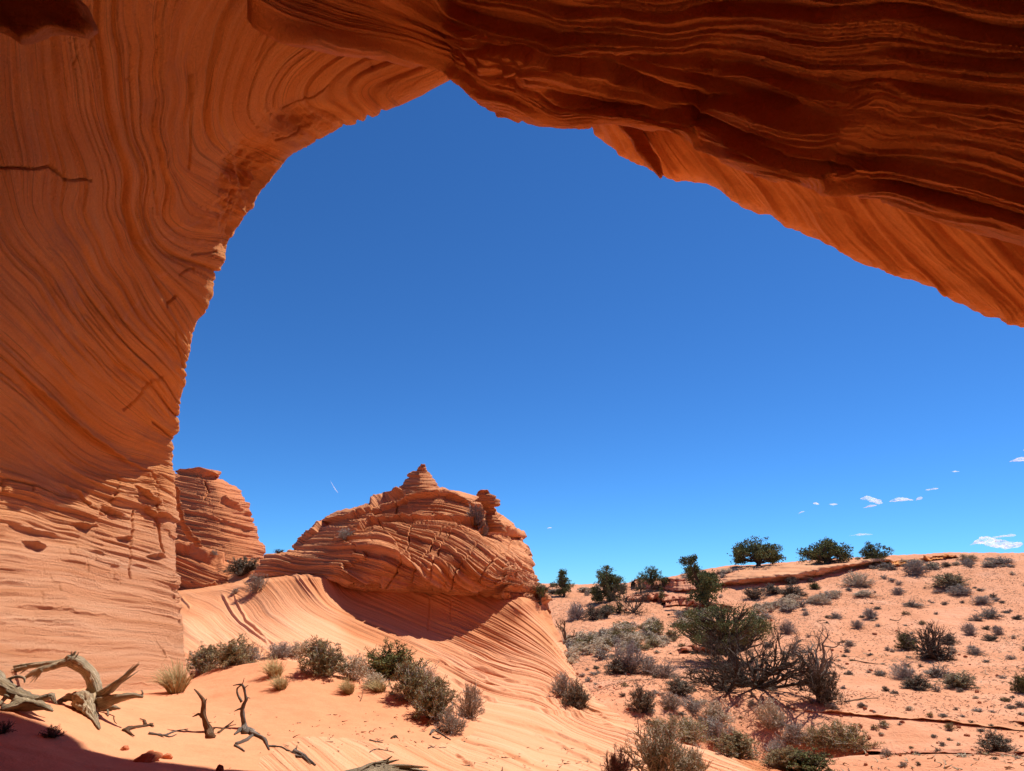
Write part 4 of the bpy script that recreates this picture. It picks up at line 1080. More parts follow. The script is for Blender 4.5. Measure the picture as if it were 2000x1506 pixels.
shrub(418,1084,14,12,'grey','tiny grey bush on the low bench by the dome', group=G2, small=True); shrub(460,1160,22,12,'grey','small bush at the foot of the low bench', group=G2, small=True)

G3 = 'shrubs in the valley right of the butte'
for a in [
    (1290,1530,130,108,'tall','tall pale twiggy bush in the right foreground, cut by the frame'), (1352,1535,90,72,'tall','thin brown green bush right of the tall pale one'), (1206,1535,62,66,'tall','short brown green bush left of the tall pale one'),
    (1300,1436,80,34,'yellow','yellowish low bush at the edge of the slickrock, left end of the row'), (1348,1446,84,46,'yellow','yellow olive bush in the row behind the slickrock edge'), (1398,1455,90,62,'grey','purplish grey bush in the row behind the slickrock edge'),
    (1440,1480,96,56,'olive','dark olive bush at the right end of the row behind the slickrock edge'), (1396,1416,72,58,'pale','round pale grey bush above the row at the slickrock edge'),
    (1256,1390,52,50,'dark','dark rounded bush beside the lower slickrock layers'), (1312,1384,52,36,'grey','low grey bush below the dark spreading one'), (1352,1390,50,34,'grey','small grey bush left of the round pale one'), (1330,1356,62,32,'dark','dark spreading bush below the dead branches'),
    (1506,1418,66,64,'pale','feathery pale brown bush below the big dead branches'), (1606,1372,72,74,'dark','tall grey green bush at the foot of the white snag'), (1552,1450,66,46,'grey','grey bush left of the wide yellowish thicket'),
    (1600,1456,70,44,'yellow','brown yellowish bush joined to a grey one'), (1655,1458,110,60,'yellow','wide yellowish thicket below the dark rock crack'), (1530,1500,80,44,'olive','dark olive bush at the bottom edge, left half'), (1580,1506,110,46,'green','dark green bush at the bottom edge, right half'),
    (1520,1478,60,40,'twiggy','bare grey twigs above the dark bush at the bottom edge'),
    (1950,1468,72,42,'dark','dark round bush below the rock crack at far right'), (1998,1352,34,34,'green','green bush cut by the right edge of the frame'),
    (1228,1314,66,60,'twiggy','upright purplish twig bush in front of the sage flat'), (1210,1316,52,30,'dark','dark low bush at the left foot of the upright twig bush'), (1265,1316,56,40,'grey','grey brown bush right of the upright twig bush'), (1300,1322,48,34,'grey','brownish bush at the right end of the trio in the clearing'),
    (1126,1210,44,38,'twiggy','round purplish bush beside the butte flank'), (1160,1210,40,28,'dark','dark green bush right of the round purplish one'), (1182,1206,34,24,'dark','squat dark bush between two junipers'), (1188,1196,30,18,'green','low green bush below the second juniper'), (1210,1198,20,20,'green','small green bush before the burnt thicket'),
    (1475,1170,42,26,'dark','dark bush under the flat rock hump, leftmost'), (1512,1160,40,20,'dark','dark bush under the flat rock hump, middle'), (1548,1168,52,28,'dark','wide dark bush under the flat rock hump'), (1548,1142,26,16,'dark','small dark bush on the lip of the rock hump'),
    (1600,1180,44,22,'pale','pale sage mound right of the dark bushes'), (1676,1145,56,30,'pale','large pale sage mound below the rock hump tip'), (1590,1150,24,14,'green','small green bush by the sage mound'), (1790,1122,52,30,'grey','grey brown mound of scrub on the ridge'),
    (1858,1148,70,30,'olive','wide olive bush on the upper right slope'), (1880,1160,50,22,'grey','grey brush below the wide olive bush'), (1920,1178,42,16,'grey','low grey brush on the upper right slope'), (1890,1094,36,12,'yellow','yellowish bush on the ridge line at right'),
    (1958,1100,60,16,'grey','brown brush along the ridge at far right'), (1935,1205,46,20,'sprawl','sprawling dark grey bush on the right slope'), (1908,1213,26,14,'sprawl','small sprawling bush left of a larger one on the right slope'),
    (1537,1235,34,28,'grey','grey green bush on bare sand right of the big juniper'), (1700,1207,32,20,'grey','grey bush alone on bare sand in mid slope'), (1676,1225,28,16,'grey','low grey bush down left of the lone mid slope bush'), (1634,1208,28,15,'grey','low bush right of the sage, on bare sand'),
    (1660,1262,22,12,'grey','small bush on bare sand above the rock crack'), (1780,1184,40,12,'sprawl','flat grey bush below the ridge, mid slope'), (1690,1165,46,14,'pale','flat pale bush below the large sage mound'), (1755,1160,30,14,'grey','grey tuft below the ridge scrub'),
    (1770,1268,40,34,'green','green bush touching the black twiggy bush'), (1832,1288,74,34,'black','low black brush at the foot of the black twiggy bush'), (1852,1258,34,20,'dark','dark bush up right of the black twiggy bush'), (1822,1282,56,70,'black','black twiggy bush, the tallest on the right slope'),
    (1770,1325,50,36,'grey','grey bush in the cluster below the black brush, left'), (1790,1345,56,26,'dark','grey green bush in the cluster below the black brush, lowest'), (1830,1322,56,24,'sprawl','spreading bush in the cluster below the black brush, middle'), (1872,1342,66,28,'olive','olive bush in the cluster below the black brush, right'),
    (1895,1240,32,24,'grey','grey bush right of the dark bush on the right slope'), (1950,1240,24,20,'grey','grey tuft near the right frame edge'), (1935,1252,26,14,'dark','low dark tuft near the right frame edge'), (1905,1278,36,14,'grey','flat grey bush right of the black brush'),
    (1988,1210,22,10,'dark','tiny dark bush at the right frame edge'), (1976,1288,20,10,'grey','tiny grey bush at the right frame edge, lower'), (1730,1350,16,10,'dark','tiny dark tuft by the rock crack'),
    (1910,1390,24,10,'grey','small tuft just above the rock crack'), (1720,1320,26,12,'sprawl','dry twigs on the sand below mid slope')]:
    if a[1] > 1380 and a[0] > 1380: a = (a[0], a[1], a[2] * .88, a[3] * .82) + a[4:]
    shrub(*a, group=G3, small=a[2] < 24)

G4 = 'pale sage bushes on the flat behind the clearing'
rs = random.Random(11)
for k in range(110):
    u = rs.random(); px = 1105 + 290 * u + rs.uniform(-10, 10); py = 1275 - 60 * u + rs.uniform(-22, 26)
    if px > 1500: continue
    w = rs.uniform(20, 42)
    shrub(px, py, w, w * rs.uniform(.40, .6), rs.choice(['pale', 'pale', 'grey', 'pale', 'yellow']), 'pale sage bush among many alike on the flat left of the big juniper', group=G4, small=True, name='sage_bush', cat_='sage bush')
G5 = 'pale sage bushes on the upper slope'
for k in range(34):
    px = rs.uniform(1470, 1640); py = 1205 - (px - 1470) * .30 + rs.uniform(-10, 12); w = rs.uniform(16, 34)
    shrub(px, py, w, w * rs.uniform(.4, .6), rs.choice(['pale', 'pale', 'grey']), 'pale sage bush in the band rising right from the big juniper', group=G5, small=True, name='sage_bush', cat_='sage bush')
G6 = 'low scrub along the ridge line'
for k in range(64):
    px = rs.choice([rs.uniform(1045, 1420), rs.uniform(1700, 2010)]); py = np.interp(px, [1045,1200,1300,1440,1600,1720,1860,2000], [1146,1147,1134,1112,1104,1100,1095,1092]) + rs.uniform(0, 16); w = rs.uniform(14, 34)
    shrub(px, py, w, w * rs.uniform(.3, .5), rs.choice(['grey', 'pale', 'dark', 'grey']), 'low dry bush in the scrub along the ridge line', group=G6, small=True, name='ridge_scrub', cat_='scrub')
G7 = 'small dry tufts scattered on the hillside sand'
n7 = 0
while n7 < 250:
    px = rs.uniform(1080, 2010); py = rs.uniform(1120, 1500)
    lim = np.interp(px, [1080, 1130, 1240, 1420, 1700, 2000], [1290, 1345, 1425, 1480, 1500, 1500])
    if py > lim or (px < 1520 and py < 1250 and rs.random() < .7): continue
    w = rs.uniform(6, 16) * (1 + (py - 1100) / 900)
    if shrub(px, py, w, w * rs.uniform(.3, .7), rs.choice(['grey', 'grey', 'pale', 'dark', 'sprawl', 'yellow']), 'small dry tuft among many alike on the hillside sand', group=G7, small=True, name='dry_tuft', cat_='dry tuft'): n7 += 1

# ------------------------------------------------------------------ limbs, trunks, driftwood
def limb(pts, rad, sides=12, seg=10, rough=.25, seed=0, fib0=0.0, twist=1.0):
    """one bent, grooved, tapering limb; pts (n,3) metres"""
    pts = np.array(pts, float); rad = np.array(rad, float) * (.84 if 700 <= seed < 760 else 1)
    n = (len(pts) - 1) * seg + 1; t = np.linspace(0, len(pts) - 1, n)
    C = catmull(pts, t); R = np.maximum(catmull(rad[:, None], t)[:, 0], 1e-4)
    d = np.gradient(C, axis=0); d /= np.linalg.norm(d, axis=1, keepdims=True) + 1e-9
    A = np.zeros((n, 3)); a = np.cross(d[0], [.3, .9, .2]); a /= np.linalg.norm(a)
    for i in range(n):
        a = a - d[i] * (a @ d[i]); a /= np.linalg.norm(a) + 1e-9; A[i] = a
    B = np.cross(d, A)
    th = np.arange(sides) * 2 * math.pi / sides
    tt = t[:, None] * twist * .6
    gv = 1 + rough * vn(3 * np.cos(th + tt) + 20 * seed, 3 * np.sin(th + tt), t[:, None] * .7, seed=seed) + rough * .6 * vn(6 * np.cos(th + tt), 6 * np.sin(th + tt), t[:, None] * 2.2, seed=seed + 1)
    V = C[:, None] + (R[:, None] * gv)[..., None] * (A[:, None] * np.cos(th)[None, :, None] + B[:, None] * np.sin(th)[None, :, None])
    i = np.arange(n - 1)[:, None] * sides; j = np.arange(sides)[None]
    q = np.stack([i + j, i + (j + 1) % sides, i + sides + (j + 1) % sides, i + sides + j], -1).reshape(-1, 4)
    V = np.concatenate([V.reshape(-1, 3), C[-1:] + d[-1:] * R[-1] * .5, C[:1] - d[:1] * R[0] * .3])
    e = (n - 1) * sides; k = n * sides
    c1 = np.stack([e + np.arange(sides), e + (np.arange(sides) + 1) % sides, np.full(sides, k), np.full(sides, k)], -1)[:, :3]
    c2 = np.stack([(np.arange(sides) + 1) % sides, np.arange(sides), np.full(sides, k + 1)], -1)
    fib = np.r_[np.abs((np.tile(th, (n, 1)) + tt * .3) / math.pi - 1).ravel(), .5, .5] * 1.0 + fib0
    return V, q, np.concatenate([c1, c2]), fib

def limbs_obj(name, L, mat, parent=None):
    Vs, Q, T3, Fb, o = [], [], [], [], 0
    for V, q, c, fb in L:
        Vs.append(V); Q.append(q + o); T3.append(c + o); Fb.append(fb); o += len(V)
    return mesh_obj(name, np.concatenate(Vs), [np.concatenate(Q), np.concatenate(T3)], mat, parent, {'fib': np.concatenate(Fb)})

def PL(L, Y, sy=0.0):
    """photo polyline -> metres at depth Y (+ optional depth per point)"""
    out = []
    for p in L:
        y = Y + (p[2] if len(p) > 2 else 0); q = hit(p[0], p[1])
        if q is not None and q[1] in ('sand_dune', 'slickrock'): y = min(y, q[0][1] - .035)
        out.append(pix(p[0], p[1], y))
    return out
def gy(px, py, d=9.0):
    q = hit(px, py); return q[0][1] if q is not None else d

def splinter(path, r, n, spread, seed, Y):
    """a splintered end: a bundle of thin slivers"""
    rng = np.random.default_rng(seed); out = []
    a, b = np.array(path[0], float), np.array(path[1], float)
    for k in range(n):
        o = rng.normal(size=2) * spread
        e = a + (b - a) * rng.uniform(.6, 1.1) + o * 1.6
        out.append(limb([pix(*(a + o * .5), Y + rng.normal() * .03), pix(*((a + e) / 2 + o * .3), Y + rng.normal() * .03), pix(*e, Y + rng.normal() * .04)], [r, r * .7, r * .15], 6, 4, .3, seed + k, rng.random()))
    return out

def driftwood():
    Y = gy(180, 1388) - .05
    root = empty("driftwood_stump", pix(180, 1388, Y)); 
    def P_(name, L, mat=M['drift']):
        o = limbs_obj(name, L, mat); o.parent = root; o.matrix_parent_inverse = Matrix.Translation(-root.location); return o
    P_("trunk", [limb(PL([(172,1392),(183,1360,.02),(184,1338),(174,1314),(154,1298),(138,1289),(140,1282)], Y), [.12, .125, .085, .085, .08, .07, .05], 22, 12, .22, 701),
                 limb(PL([(142,1290),(143,1281),(148,1272)], Y), [.05, .03, .008], 10, 5, .4, 702)] + splinter([(142,1288),(146,1272)], .014, 7, 3, 703, Y))
    P_("limb", [limb(PL([(142,1290),(118,1297,-.05),(98,1303,-.1),(69,1312,-.15),(48,1325,-.2)], Y), [.06, .045, .04, .035, .014], 14, 8, .3, 705)] + splinter([(80,1308),(56,1330)], .014, 8, 3, 706, Y - .15))
    P_("limb", [limb(PL([(136,1292,.03),(90,1298,.1),(49,1304,.15),(16,1318,.2)], Y), [.045, .03, .028, .012], 12, 8, .3, 707), limb(PL([(126,1292,.08),(70,1296,.16),(40,1300,.2),(11,1305,.22)], Y), [.025, .018, .02, .008], 10, 8, .2, 708)] + splinter([(52,1304),(20,1318)], .015, 7, 3, 709, Y + .15))
    P_("limb", [limb(PL([(186,1362),(208,1350,-.05),(229,1334,-.1),(245,1320,-.12),(272,1297,-.15)], Y), [.07, .055, .042, .03, .006], 14, 8, .3, 710)] + splinter([(228,1335),(262,1304)], .013, 10, 3.5, 711, Y - .12))
    P_("limb", [limb(PL([(180,1374),(205,1371,-.1),(228,1365,-.15),(258,1359,-.2),(279,1361,-.22)], Y), [.10, .085, .055, .035, .016], 18, 8, .25, 712), limb(PL([(274,1361,-.2),(279,1354,-.2),(276,1348,-.2)], Y), [.015, .012, .006], 8, 4, .2, 713)])
    P_("root", [limb(PL([(150,1362,-.1),(160,1368,-.15),(174,1386,-.2),(184,1405,-.22),(194,1424,-.2)], Y), [.07, .10, .085, .06, .015], 26, 12, .55, 714)])
    P_("root", [limb(PL([(158,1362,-.05),(135,1361,-.05),(122,1366),(110,1375)], Y), [.07, .045, .035, .012], 14, 8, .5, 715)])
    P_("root", [limb(PL([(196,1380,.1),(212,1384,.1),(222,1382,.1),(235,1384,.1)], Y), [.05, .035, .03, .01], 10, 8, .4, 716), limb(PL([(210,1383,.1),(212,1398,.1)], Y), [.02, .006], 8, 6, .3, 717)])
    tag(root, "bleached twisted driftwood stump with splayed limbs at the foot of the striped wall", "driftwood")
    Y2 = gy(50, 1386) 
    r2 = empty("driftwood_log", pix(40, 1380, Y2))
    def P2(name, L):
        o = limbs_obj(name, L, M['drift']); o.parent = r2; o.matrix_parent_inverse = Matrix.Translation(-r2.location); return o
    P2("trunk", [limb(PL([(-70,1290,.1),(-20,1318),(2,1338),(33,1356),(65,1366),(90,1361),(101,1360),(109,1374)], Y2), [.10, .085, .078, .068, .05, .034, .03, .012], 22, 12, .4, 721)])
    P2("limb", [limb(PL([(2,1384,-.1),(40,1378,-.1),(80,1380,-.12),(103,1389,-.12)], Y2), [.03, .055, .045, .012], 16, 10, .4, 722), limb(PL([(30,1368,-.05),(60,1374,-.1),(98,1380,-.1)], Y2), [.05, .04, .012], 14, 8, .4, 723)])
    P2("limb", [limb(PL([(8,1330,.02),(30,1322,.02),(46,1324,.02),(48,1333,.02)], Y2), [.018, .016, .014, .008], 8, 6, .2, 724)])
    P2("limb", [limb(PL([(14,1358,-.08),(2,1372,-.12),(-14,1384,-.12)], Y2), [.03, .022, .01], 8, 6, .3, 725)])
    tag(r2, "bleached grooved log lying at the left edge, half in front of the striped wall", "driftwood")
driftwood()

def wood_thing(name, base, parts, mat, label, cat_, group=None, yo=0.0):
    Y = gy(*base) + yo
    root = empty(name, pix(base[0], base[1], Y))
    for pn, L, R_, sd in parts:
        o = limbs_obj(pn, [limb(PL(L, Y), R_, 12, 8, .28, sd, sd * .13)], mat); o.parent = root; o.matrix_parent_inverse = Matrix.Translation(-root.location)
    tag(root, label, cat_, group); return root
wood_thing("dead_snag", (409,1430), [("trunk", [(412,1440),(408,1428),(402,1411),(397,1391),(398,1372),(392,1360),(379,1346)], [.05,.045,.036,.032,.028,.02,.008], 731), ("branch", [(395,1401),(389,1395),(384,1396),(376,1400)], [.016,.014,.013,.006], 732),
    ("branch", [(398,1372),(402,1368),(404,1364)], [.012,.008,.003], 733), ("root", [(412,1428),(420,1422),(428,1422),(436,1424)], [.018,.008,.007,.004], 734), ("branch", [(403,1413),(408,1411),(414,1411)], [.01,.005,.002], 735)], M['snag'], "short brown snag leaning left out of the dune, the left of two upright snags", "dead snag")
wood_thing("dead_snag", (478,1424), [("trunk", [(480,1432),(477,1418),(474,1399),(474,1382),(480,1367),(478,1350),(474,1339),(466,1337),(455,1339)], [.05,.036,.03,.026,.022,.016,.014,.012,.005], 741), ("branch", [(472,1371),(465,1358),(463,1346),(470,1339)], [.016,.014,.011,.008], 742),
    ("branch", [(472,1338),(475,1332),(477,1324)], [.009,.006,.003], 743), ("branch", [(472,1383),(464,1386),(458,1389)], [.015,.011,.006], 744), ("branch", [(479,1367),(484,1363),(489,1364)], [.012,.009,.003], 745), ("branch", [(477,1344),(481,1341),(485,1338)], [.008,.006,.003], 7451),
    ("root", [(478,1424),(492,1430),(503,1437),(517,1444),(522,1454),(526,1464)], [.05,.04,.03,.022,.014,.008], 746), ("root", [(496,1434),(480,1446,-.1),(461,1453,-.15)], [.02,.024,.02], 747), ("root", [(458,1455,-.1),(468,1460,-.1),(478,1467,-.1)], [.012,.012,.006], 748),
    ("root", [(470,1424),(464,1430),(458,1434)], [.03,.02,.01], 749)], M['greywood'], "grey forked snag with a loop near its top, the right of two upright snags", "dead snag")
G8 = 'broken branches lying on the sand'
STK = [
    ((298,1420), [[(243,1429),(252,1425),(262,1423),(280,1420),(298,1416)], [(247,1430),(256,1436),(262,1440)], [(284,1418),(282,1410),(273,1406)], [(294,1417),(300,1421)]], .026, 'snag', 'brown forked branch on the sand right of the bleached stump'),
    ((330,1437), [[(290,1434),(308,1436),(322,1437),(340,1430),(367,1425)], [(320,1437),(332,1440),(345,1435)], [(308,1436),(320,1441)]], .014, 'greywood', 'thin grey branch flat on the sand left of the snags'),
    ((430,1431), [[(427,1432),(438,1423),(456,1409)], [(430,1430),(446,1420),(461,1416)]], .014, 'snag', 'small forked stick between the two upright snags'),
    ((540,1461), [[(524,1458),(540,1459),(550,1460),(559,1465)], [(559,1466),(572,1470),(584,1478)]], .012, 'greywood', 'thin stick trailing right from the looped snag'),
    ((596,1482), [[(574,1468),(590,1476),(604,1486),(616,1496)], [(578,1478),(588,1480),(596,1478)], [(590,1478),(608,1494)]], .020, 'greywood', 'splintered grey stick low on the dune, left of the bottom log'),
    ((862,1440), [[(840,1436),(846,1427),(856,1431),(866,1437),(880,1446)], [(845,1440),(856,1444),(862,1440)], [(850,1428),(866,1420),(880,1424)]], .016, 'greywood', 'curled bare roots under the thin grey bush'),
    ((733,1450), [[(722,1446),(735,1449),(748,1451)], [(733,1450),(750,1446)]], .010, 'greywood', 'small twig pile on the sand, middle of the lower dune'),
    ((745,1466), [[(722,1470),(734,1464),(752,1466),(770,1470)]], .008, 'greywood', 'long thin twig on the pale rock above the bottom log'),
    ((852,1462), [[(836,1462),(846,1460),(860,1461),(872,1460)], [(846,1461),(852,1456)]], .008, 'greywood', 'short twig on the slickrock under the curled roots'),
    ((770,1441), [[(764,1443),(771,1438),(777,1442)], [(770,1442),(776,1437)]], .012, 'snag', 'dark bit of bark on the sand beside twigs'),
    ((706,1366), [[(703,1370),(707,1362),(708,1350)], [(700,1360),(706,1366)]], .009, 'snag', 'tiny upright stick below the straw tuft'),
    ((190,1398), [[(222,1400),(224,1410),(228,1414)]], .006, 'snag', 'tiny curved twig right of the bleached stump roots'),
    ((1700,1372), [[(1650,1372),(1680,1367),(1715,1364)], [(1680,1367),(1700,1360)]], .03, 'snag', 'long dry branch lying right of the grey green bush'),
    ((1700,1296), [[(1665,1290),(1700,1296),(1732,1300)]], .03, 'snag', 'thin straight branch on open hillside sand'),
    ((1612,1218), [[(1596,1214),(1610,1212),(1622,1222)], [(1602,1218),(1616,1216)]], .03, 'snag', 'dry branch heap on mid hillside'),
    ((1772,1212), [[(1738,1210),(1752,1213),(1760,1208)]], .025, 'snag', 'dark crooked stick on the slope near the lone bush'),
]
for b, Ls, r, m, lab in STK:
    Y = gy(*b); L = []
    for i, pl in enumerate(Ls):
        pts = []
        for p in pl:
            q = hit(*p); P0 = q[0] if q is not None else pix(p[0], p[1], Y)
            pts.append(P0 + np.array([0, 0, r * .5]))
        k = len(pts); L.append(limb(pts, np.linspace(1, .35, k) * r * (1 if i == 0 else .6), 8, 6, .35, int(b[0]) + i, i * .2))
    tag(limbs_obj("dead_branch", L, M[m]), lab, "dead branch", G8)
# bleached log at the bottom edge
Y = gy(760, 1500); L = []
rng_ = np.random.default_rng(77)
for k in range(26):
    u = k / 25; x0 = 660 + 70 * rng_.random(); y0 = 1522 - 14 * u + 4 * rng_.random()
    x1 = 740 + 100 * rng_.random() ** .8; y1 = 1508 - 26 * u + (x1 - 740) * .16
    z = rng_.normal() * .05
    L.append(limb(PL([(x0, y0, z), ((x0 + x1) / 2, (y0 + y1) / 2 - 7, z), (x1, y1, z)], Y - .1), [.006, .016, .004], 7, 6, .5, 800 + k, rng_.random()))
L.append(limb(PL([(640,1530),(720,1512),(790,1504),(850,1516)], Y - .05), [.02, .032, .032, .012], 16, 10, .5, 799))
L += [limb(PL([(700,1508),(740,1494),(766,1477)], Y - .05), [.03, .02, .004], 8, 6, .4, 831), limb(PL([(715,1508),(750,1492),(779,1484)], Y - .05), [.03, .018, .004], 8, 6, .4, 832)]
tag(limbs_obj("splintered_log", L, M['drift']), "splintered bleached log cut by the bottom edge of the frame", "driftwood")

# ------------------------------------------------------------------ stones
def stone(px, py, w, h, label, seed, mat='stone', group='red stones on the dune', flat=.5):
    q = hit(px, py)
    if q is None: return
    m = q[0][1] / 1300.0
    n, k = 24, 14
    th = np.linspace(0, 2 * math.pi, n, endpoint=False); ph = np.linspace(-math.pi / 2, math.pi / 2, k)
    x = np.cos(ph)[None] * np.cos(th)[:, None]; y = np.cos(ph)[None] * np.sin(th)[:, None]; z = np.sin(ph)[None] + 0 * x
    P = np.stack([x, y, z], -1)
    rr = 1 + .35 * np.round(2.5 * vn(P[..., 0] * 1.3, P[..., 1] * 1.3, P[..., 2] * 1.3 + seed * 3.1, seed=seed)) / 2.5 + .12 * vn(P[..., 0] * 4, P[..., 1] * 4, P[..., 2] * 4, seed=seed + 1)
    P = P * rr[..., None] * np.array([w * m / 2, w * m / 2 * .7, h * m * flat])
    o = mesh_obj("stone", P.reshape(-1, 3), grid_faces(n, k, True), M[mat], attrs={'strata': P[..., 2] * 8}, smooth=False)
    o.location = (q[0] + np.array([0, 0, h * m * .2])).tolist(); o.rotation_euler = (RNG.uniform(-.2, .2), RNG.uniform(-.2, .2), RNG.random() * 6)
    tag(o, label, 'stone', group)
stone(288,1484,44,18,'flat dark red sandstone slab on the dune near the bottom edge', 1); stone(326,1482,20,11,'small red stone right of the flat red slab', 2); stone(243,1464,15,9,'small pale red stone up left of the flat slab', 3)
stone(427,1512,14,18,'pink stone poking out at the bottom edge', 4, 'ledge')
stone(1472,1340,26,16,'pale boulder with a dark underside among the dead branches', 5, 'ledge', 'boulders')
G9 = 'pebbles scattered on the hillside'
ns = 0
while ns < 90:
    px = rs.uniform(1120, 2005); py = rs.uniform(1190, 1500)
    lim = np.interp(px, [1080, 1130, 1240, 1420, 1700, 2000], [1290, 1345, 1425, 1480, 1500, 1500])
    if py > lim: continue
    w = rs.uniform(3.5, 9); stone(px, py, w, w * .7, 'small reddish pebble among many alike on the hillside sand', 20 + ns, 'ledge', G9); ns += 1

# ------------------------------------------------------------------ rock ledges on the hillside
M['hillrock'] = rock_mat('hillside_rock', (0.60, 0.25, 0.135), (0.50, 0.18, 0.085), (0.68, 0.32, 0.19), k=8.0, along=0.3, band=0.5, bump=0.05, line=0.5)
def rock_strip(name, top, low, y_in, thick, label, seed, back=5.0, rag=1.0, mat='hillrock', cat_='rock ledge', lift=0.0):
    """a low slab cropping out of the slope: sloping top, steep broken face; lines in photo pixels, ground depth from the hill"""
    n, k = 420, 70
    tp = catmull(np.array(top, float), np.linspace(0, len(top) - 1, n)); lw = catmull(np.array(low, float), np.linspace(0, len(low) - 1, n))
    E = []
    for i in range(n):
        q = hit(*lw[i]); E.append(q[0] if q is not None and q[1] == 'hillside' else (E[-1] if E else pix(*lw[i], y_in)))
    E = np.array(E); 
    for _ in range(30): E[1:-1] = (E[:-2] + E[2:] + 2 * E[1:-1]) / 4
    end = np.sin(np.linspace(0, math.pi, n)) ** .35 * (1 - rag + rag * np.clip(.62 + .75 * fbm(np.linspace(0, 14, n), seed=seed + 20, oct=3), .12, 1.4))
    Yl = E[:, 1]
    A = pix(tp[:, 0], tp[:, 1], Yl + back * end)                 # back edge of the top, as seen
    H = thick * end
    und = .25 + .7 * thick
    rows = [E + np.array([0, und + .3, -1.0]), E + np.array([0, und, -.1]), E + np.stack([0 * H, und * .9 + 0 * H, .25 * H], -1), E + np.stack([0 * H, -.02 * H, .62 * H], -1), E + np.stack([0 * H, 0 * H, H], -1)]
    top0 = rows[-1]
    for t in (.3, .7, 1.0): rows.append(top0 * (1 - t) + A * t)
    rows.append(A + np.array([0, 2, -.6])); rows.append(A + np.array([0, 3, -3]))
    R_ = np.array(rows); tv = np.r_[np.linspace(0, 2, 8)[:-1], np.linspace(2, 4, 30)[:-1], np.linspace(4, 9, 60)]
    P = catmull(R_.reshape(len(rows), -1), tv).reshape(len(tv), n, 3).transpose(1, 0, 2)
    N = grid_normals(P); N = np.where((N[..., 2:3] * 1.0 - N[..., 1:2] * .5) < 0, -N, N)
    a = P[..., 0] * .7; S = P[..., 2] * 1.3 + P[..., 0] * .04
    D = .05 * fbm(a * 2, P[..., 1] * 1.2, P[..., 2], oct=4, seed=seed + 7) + thick * (.10 * fbm(a * 1.2, P[..., 1] * .6, oct=4, seed=seed) + .12 * vn(S * 5, a * .7, seed=seed + 1) + .08 * vn(S * 11, a * 1.4, seed=seed + 2) + .10 * blocks(a * 1.5, S * 3, seed=seed + 3))
    P = P + N * D[..., None]
    o = grid_obj(name, P, M[mat], S)
    tag(o, label, cat_, 'rock ledges on the hillside'); return o
rock_strip("rock_ledge", [(1400,1140),(1440,1112),(1500,1105),(1600,1098),(1660,1097),(1710,1099),(1740,1099)], [(1405,1146),(1440,1147),(1500,1144),(1560,1138),(1620,1126),(1680,1112),(1745,1101)], 45, .75, "broad pink slickrock hump with a shadowed lower lip below the ridge junipers", 901, 9.0, .15, 'apron')
rock_strip("rock_ledge", [(1738,1098),(1780,1093),(1820,1089),(1865,1087)], [(1738,1108),(1780,1104),(1820,1096),(1868,1090)], 45, .45, "dark red broken rock band on the ridge right of the pink hump", 905, 2.5, 1.0, 'wall')
rock_strip("rock_ledge", [(1548,1380),(1620,1386),(1700,1392),(1800,1398),(1900,1405),(2030,1412)], [(1548,1386),(1620,1393),(1700,1401),(1800,1407),(1900,1418),(2030,1432)], 18, .10, "long thin rock ledge with a black shadow crack crossing the lower right slope", 909, 2.6, 1.0, 'apron')
rock_strip("rock_ledge", [(1240,1132),(1290,1130),(1340,1132),(1400,1134)], [(1240,1150),(1290,1152),(1340,1158),(1400,1152)], 50, .5, "low reddish rock outcrop among the junipers on the skyline", 913, 3.0)
rock_strip("rock_ledge", [(1750,1470),(1850,1466),(1950,1468),(2030,1470)], [(1750,1474),(1850,1472),(1950,1475),(2030,1478)], 14, .05, "faint low rock edge near the bottom right corner", 917, .8)
rock_strip("rock_ledge", [(1225,1166),(1270,1160),(1320,1164),(1345,1170)], [(1225,1176),(1270,1176),(1320,1182),(1345,1180)], 48, .5, "broken red rock step below the skyline junipers", 921, 2.5)
rock_strip("rock_ledge", [(1300,1172),(1340,1168),(1390,1178),(1430,1186)], [(1300,1186),(1340,1184),(1390,1192),(1430,1194)], 46, .4, "red rock step beside the foot of the tall pointed juniper", 925, 2.0)
rock_strip("rock_ledge", [(1330,1268),(1360,1262),(1400,1266),(1430,1272)], [(1330,1276),(1360,1276),(1400,1279),(1430,1279)], 34, .35, "small brown rock shelf under the left side of the big juniper", 929, 1.2)
bpy.context.view_layer.update()

